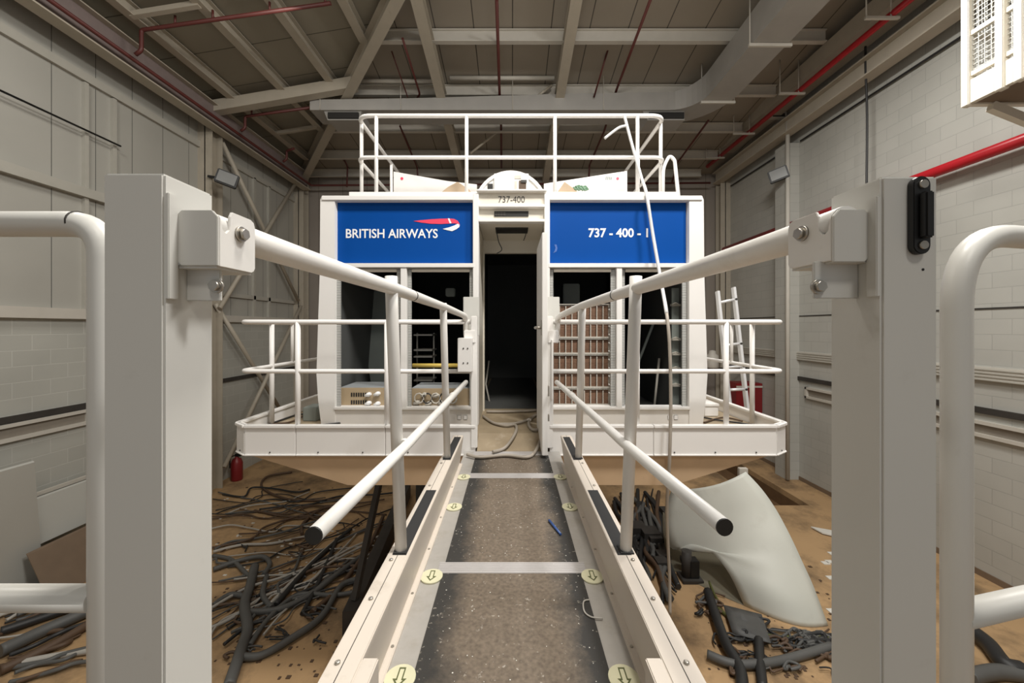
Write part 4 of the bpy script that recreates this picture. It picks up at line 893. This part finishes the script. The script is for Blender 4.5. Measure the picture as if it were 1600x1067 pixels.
# curved shell
def q(px, py, d): return P(px, py, d)
op = [(1165, 737, 5.75), (1190, 764, 5.6), (1213, 797, 5.45), (1235, 838, 5.25), (1253, 877, 5.1), (1268, 910, 4.98), (1281, 944, 4.87)]
ip = [(1050, 766, 6.3), (1040, 795, 6.2), (1038, 832, 6.05), (1052, 858, 5.9), (1080, 850, 5.75), (1112, 863, 5.55), (1140, 897, 5.3)]
outer = smooth([P(*a) for a in op]+[FL(1293, 977)], 4); inner = smooth([P(*a) for a in ip]+[FL(1163, 946)], 4)
rows = []
for i in range(len(outer)):
    r = []
    for j in range(11):
        k = j/10; p = inner[i].lerp(outer[i], k); p.y -= .16*math.sin(math.pi*k); r.append(p)
    rows.append(r)
t = thing('curved_shell', 'pale curved shell panel with an arched cutout standing on the floor at right', 'shell', FL(1240, 965))
MB().grid(rows).build('front_skin', M['shell'], t, solid=.02)
rows = []
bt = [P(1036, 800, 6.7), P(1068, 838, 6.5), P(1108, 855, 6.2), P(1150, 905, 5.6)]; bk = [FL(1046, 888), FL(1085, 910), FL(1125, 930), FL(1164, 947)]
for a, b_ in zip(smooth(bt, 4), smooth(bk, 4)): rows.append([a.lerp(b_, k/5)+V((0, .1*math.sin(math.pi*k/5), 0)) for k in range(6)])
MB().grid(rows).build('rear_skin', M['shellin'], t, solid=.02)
p = P(1160, 736, 5.85); MB().box(p.x-.06, p.x+.07, p.y-.03, p.y+.03, p.z-.12, p.z+.05).build('clip', M['trim'], t, .005)
# cables on the floor
def cable(pts, r, m, lab, group=None, name='floor_cable', lift=0.0):
    g = [FL(x, y, r+lift) for x, y in pts]
    for i, p in enumerate(g): p.z = FLOOR+r+lift+random.random()*.03
    return tag(MB().tube(smooth(g, 7), r, 8).build(name, M[m]), lab, 'cable', group)
def A(l): return [(330+x/3.168, 730+y/3.168) for x, y in l]
for l, r, m, lab in (
    (A([(85, 1100), (150, 900), (180, 800), (165, 690), (190, 600), (215, 500)]), .06, 'cabg', 'thickest grey cable trunk on the left floor, running away from the camera'),
    (A([(150, 945), (250, 930), (400, 850), (550, 740), (650, 590), (780, 550)]), .04, 'cabg', 'thick grey cable curving from the trunk to beneath the gangway'),
    (A([(180, 725), (330, 710), (480, 640), (620, 540), (760, 430)]), .04, 'cabg', 'thick grey cable branching right from the middle of the trunk'),
    (A([(290, 690), (400, 570), (520, 450), (640, 345)]), .03, 'cabl', 'pale straight cable slanting up to the lower rail end on the left floor'),
    (A([(320, 690), (440, 550), (560, 420), (690, 310)]), .035, 'cabk', 'black cable lying right beside the pale straight one'),
    (A([(10, 690), (90, 640), (165, 640)]), .035, 'cabg', 'short grey cable joining the trunk beside the left post'),
    (A([(10, 510), (140, 465), (250, 450), (290, 480), (260, 540)]), .035, 'cabg', 'grey cable hooking round at the top of the trunk'),
    (A([(10, 440), (100, 460), (170, 530), (200, 560), (180, 640)]), .03, 'cabg', 'grey cable drooping into the trunk from the left post'),
    (A([(450, 335), (455, 280), (540, 215), (650, 190)]), .03, 'cabb', 'brown cable curling behind the left lower rail end'),
    (A([(10, 425), (150, 390), (300, 380), (470, 345)]), .022, 'cabl', 'pale cable lying across the left floor behind the trunk'),
    (A([(400, 25), (280, 50), (250, 95), (330, 150), (450, 165), (650, 160)]), .025, 'cabb', 'long brown cable curving beneath the left edge of the platform'),
    (A([(275, 540), (255, 640), (300, 700)]), .035, 'cabg', 'short grey cable linking two branches of the trunk'),
    (A([(450, 730), (520, 600), (580, 460), (620, 360)]), .03, 'cabk', 'black cable crossing beneath the slanting pale one'),
    (A([(190, 890), (290, 750), (430, 640), (600, 640), (720, 620)]), .03, 'cabg', 'grey cable bowed toward the trestle'),
    (A([(500, 720), (640, 590), (780, 400), (850, 250)]), .035, 'cabb', 'brown cable along the dark trestle'),
    ([(0, 1020), (70, 985), (140, 955), (200, 925)], .07, 'cabg', 'thick grey cable bundle at the bottom left corner'),
    ([(0, 1050), (80, 1010), (150, 970)], .05, 'cabb', 'brown cable beside the bottom left bundle'),
    ([(0, 990), (60, 968), (150, 938)], .05, 'cabk', 'black cable behind the bottom left bundle'),
    ([(70, 912), (100, 898), (140, 880), (180, 870)], .06, 'cabk', 'black cable heap below the brown board'),
    ([(75, 905), (110, 905), (160, 890)], .05, 'cabg', 'grey cable heap below the brown board'),
    ([(20, 1040), (90, 1025), (160, 1015)], .035, 'cabl', 'pale pipe like cable in the bottom left corner'),
    ([(1106, 925), (1120, 970), (1135, 1010), (1156, 1045), (1160, 1085)], .06, 'cabk', 'thick black cable on right floor coming toward camera'),
    ([(1186, 1000), (1187, 1030), (1192, 1080)], .05, 'cabk', 'second thick black cable right of the first on right floor'),
    ([(1105, 1025), (1146, 1040), (1195, 1038), (1240, 1028), (1300, 1012)], .045, 'cabg', 'grey cable crossing the right floor from side to side'),
    ([(1115, 945), (1146, 970), (1182, 990), (1228, 996), (1296, 997)], .022, 'cabv', 'olive cable curving in front of the curved shell'),
    ([(1520, 990), (1545, 1010), (1570, 1040), (1600, 1050)], .08, 'cabk', 'thick black cable at the bottom right corner'),
    ([(1515, 1060), (1560, 1050), (1620, 1060)], .07, 'cabg', 'grey cable at the bottom right corner'),
    ([(1108, 910), (1116, 930), (1124, 945)], .015, 'cabv', 'short olive wire beside the shell cutout'),
): cable(l, r, m, lab)
def wander(x0, y0, x1, y1, k=5, amp=14):
    return [(x0+(x1-x0)*i/k+random.uniform(-amp, amp), y0+(y1-y0)*i/k+random.uniform(-amp, amp)*.5) for i in range(k+1)]
for i in range(46):
    x0 = random.uniform(310, 400); y0 = random.uniform(770, 1010); x1 = random.uniform(470, 640); y1 = 770+(y0-790)*.35+random.uniform(-20, 60)
    cable(wander(x0, y0, x1, y1), random.choice((.01, .014, .02)), random.choice(('cabk', 'cabg', 'cabb', 'cabb', 'cabl')), 'thin loose cable strewn across the floor left of the gangway', 'thin cables on the left floor', 'thin_cable', .01)
for i in range(22):
    x0 = random.uniform(-10, 30); y0 = random.uniform(960, 1080); cable(wander(x0, y0, x0+random.uniform(100, 180), y0-random.uniform(30, 70), 4, 8), random.choice((.012, .02, .026)), random.choice(('cabk', 'cabg', 'cabb', 'cabl')), 'thin loose cable on the floor at the bottom left', 'thin cables in the bottom left corner', 'thin_cable', .01)
for i in range(30):
    x0, y0 = random.choice(((1210, 1000), (1255, 1000), (1275, 1005), (1190, 990), (1165, 1000), (1285, 1010)))
    cable(wander(x0-20, y0-5+random.uniform(-15, 25), x0+30, y0+random.uniform(-18, 22), 5, 16), random.choice((.01, .015, .022)), random.choice(('cabk', 'cabg', 'cabb', 'cabk')), 'tangled thin cable on the floor in front of the curved shell', 'tangled cables before the curved shell', 'thin_cable', .01)
for i in range(30):
    x0 = random.uniform(960, 1030); y0 = random.uniform(768, 800)
    cable(wander(x0, y0, x0+random.uniform(10, 45), random.uniform(840, 960), 5, 9), random.choice((.015, .025, .04)), random.choice(('cabk', 'cabk', 'cabg', 'cabb')), 'dark cable heaped on the floor right of the gangway', 'heaped cables right of the gangway', 'thin_cable', .01)
def curls(x0, x1, y0, y1, cnt, lab, grp):
    for i in range(cnt):
        cx, cy = random.uniform(x0, x1), random.uniform(y0, y1); a0 = random.random()*6; w = random.uniform(8, 26); pts = []
        for k in range(random.randint(5, 9)):
            a = a0+k*random.uniform(.5, 1.0); rr = w*random.uniform(.6, 1.2); pts.append((cx+rr*math.cos(a)+k*2, cy+rr*.4*math.sin(a)))
        cable(pts, random.choice((.008, .011, .016)), random.choice(('cabk', 'cabb', 'cabb', 'cabg', 'cabk')), lab, grp, 'curled_wire', .02)
curls(1130, 1290, 985, 1050, 34, 'curled thin wire among the tangle on the right floor', 'curled wires on the right floor')
curls(1085, 1120, 930, 960, 5, 'small curled wire on the floor just right of the kerb', 'curled wires beside the right kerb')
curls(345, 560, 790, 1040, 26, 'curled thin wire lying among the cables on the left floor', 'curled wires on the left floor')
mb = MB()
for i in range(16):
    p = FL(random.uniform(965, 1045), random.uniform(800, 890), .1); s = random.uniform(.04, .14); mb.box(p.x-s, p.x+s, p.y-s, p.y+s, FLOOR, FLOOR+s*1.5)
stuff(tag(mb.build('equipment_rubble', M['dsteel']), 'dark heap of equipment rubble under the right of the gangway', 'rubble'))
c = FL(1078, 905); t = thing('motor_unit', 'dark electric motor unit standing inside the curved shell cutout', 'motor', c)
MB().box(c.x-.15, c.x+.15, c.y-.12, c.y+.12, FLOOR, FLOOR+.05).build('foot_plate', M['dsteel'], t, .005)
MB().tube([c+V((-.05, 0, .05)), c+V((-.05, 0, .42))], .07, 12).build('body', M['dsteel'], t); MB().box(c.x-.02, c.x+.11, c.y-.07, c.y+.07, FLOOR+.05, FLOOR+.3).build('terminal_box', M['black'], t, .006)
t = thing('grey_bag', 'dark grey crumpled sheet on the floor below the shell', 'sheet', FL(1165, 965))
mb = MB(); rows = []
for i in range(6):
    rows.append([FL(1130+j*12+i*3, 945+i*9+j*3, .04+.06*random.random()) for j in range(6)])
mb.grid(rows).build('sheet', M['cabg'], t, solid=.01)
mb = MB()
for k in range(260):
    if k % 2: p = FL(random.uniform(335, 600), random.uniform(760, 1060))
    else: p = FL(random.uniform(1100, 1300), random.uniform(860, 1060))
    s = random.uniform(.006, .02); mb.box(p.x-s, p.x+s*random.uniform(.5, 1.6), p.y-s, p.y+s, FLOOR, FLOOR+s*.5)
stuff(tag(mb.build('floor_litter', M['cabb']), 'small dark scraps littering the hall floor', 'litter'))
mb = MB()
for k in range(70):
    p = FL(random.uniform(335, 560), random.uniform(765, 900)); s = random.uniform(.012, .03); mb.box(p.x-s, p.x+s, p.y-s*.5, p.y+s*.5, FLOOR, FLOOR+.01)
for x, y in ((1300, 865), (1296, 878), (1298, 903), (1290, 880), (1300, 955)):
    p = FL(x, y); mb.box(p.x-.05, p.x+.05, p.y-.04, p.y+.04, FLOOR, FLOOR+.01)
stuff(tag(mb.build('paper_scraps', M['scrap']), 'white scraps scattered on the hall floor', 'scraps'))
a = [FL(1267, 824, .02), FL(1300, 830, .02), FL(1310, 840, .02), FL(1285, 834, .02)]
tag(MB().poly(a, (0, 0, .02)).build('white_offcut', M['scrap']), 'pointed white offcut lying on the floor beside the right post', 'offcut')
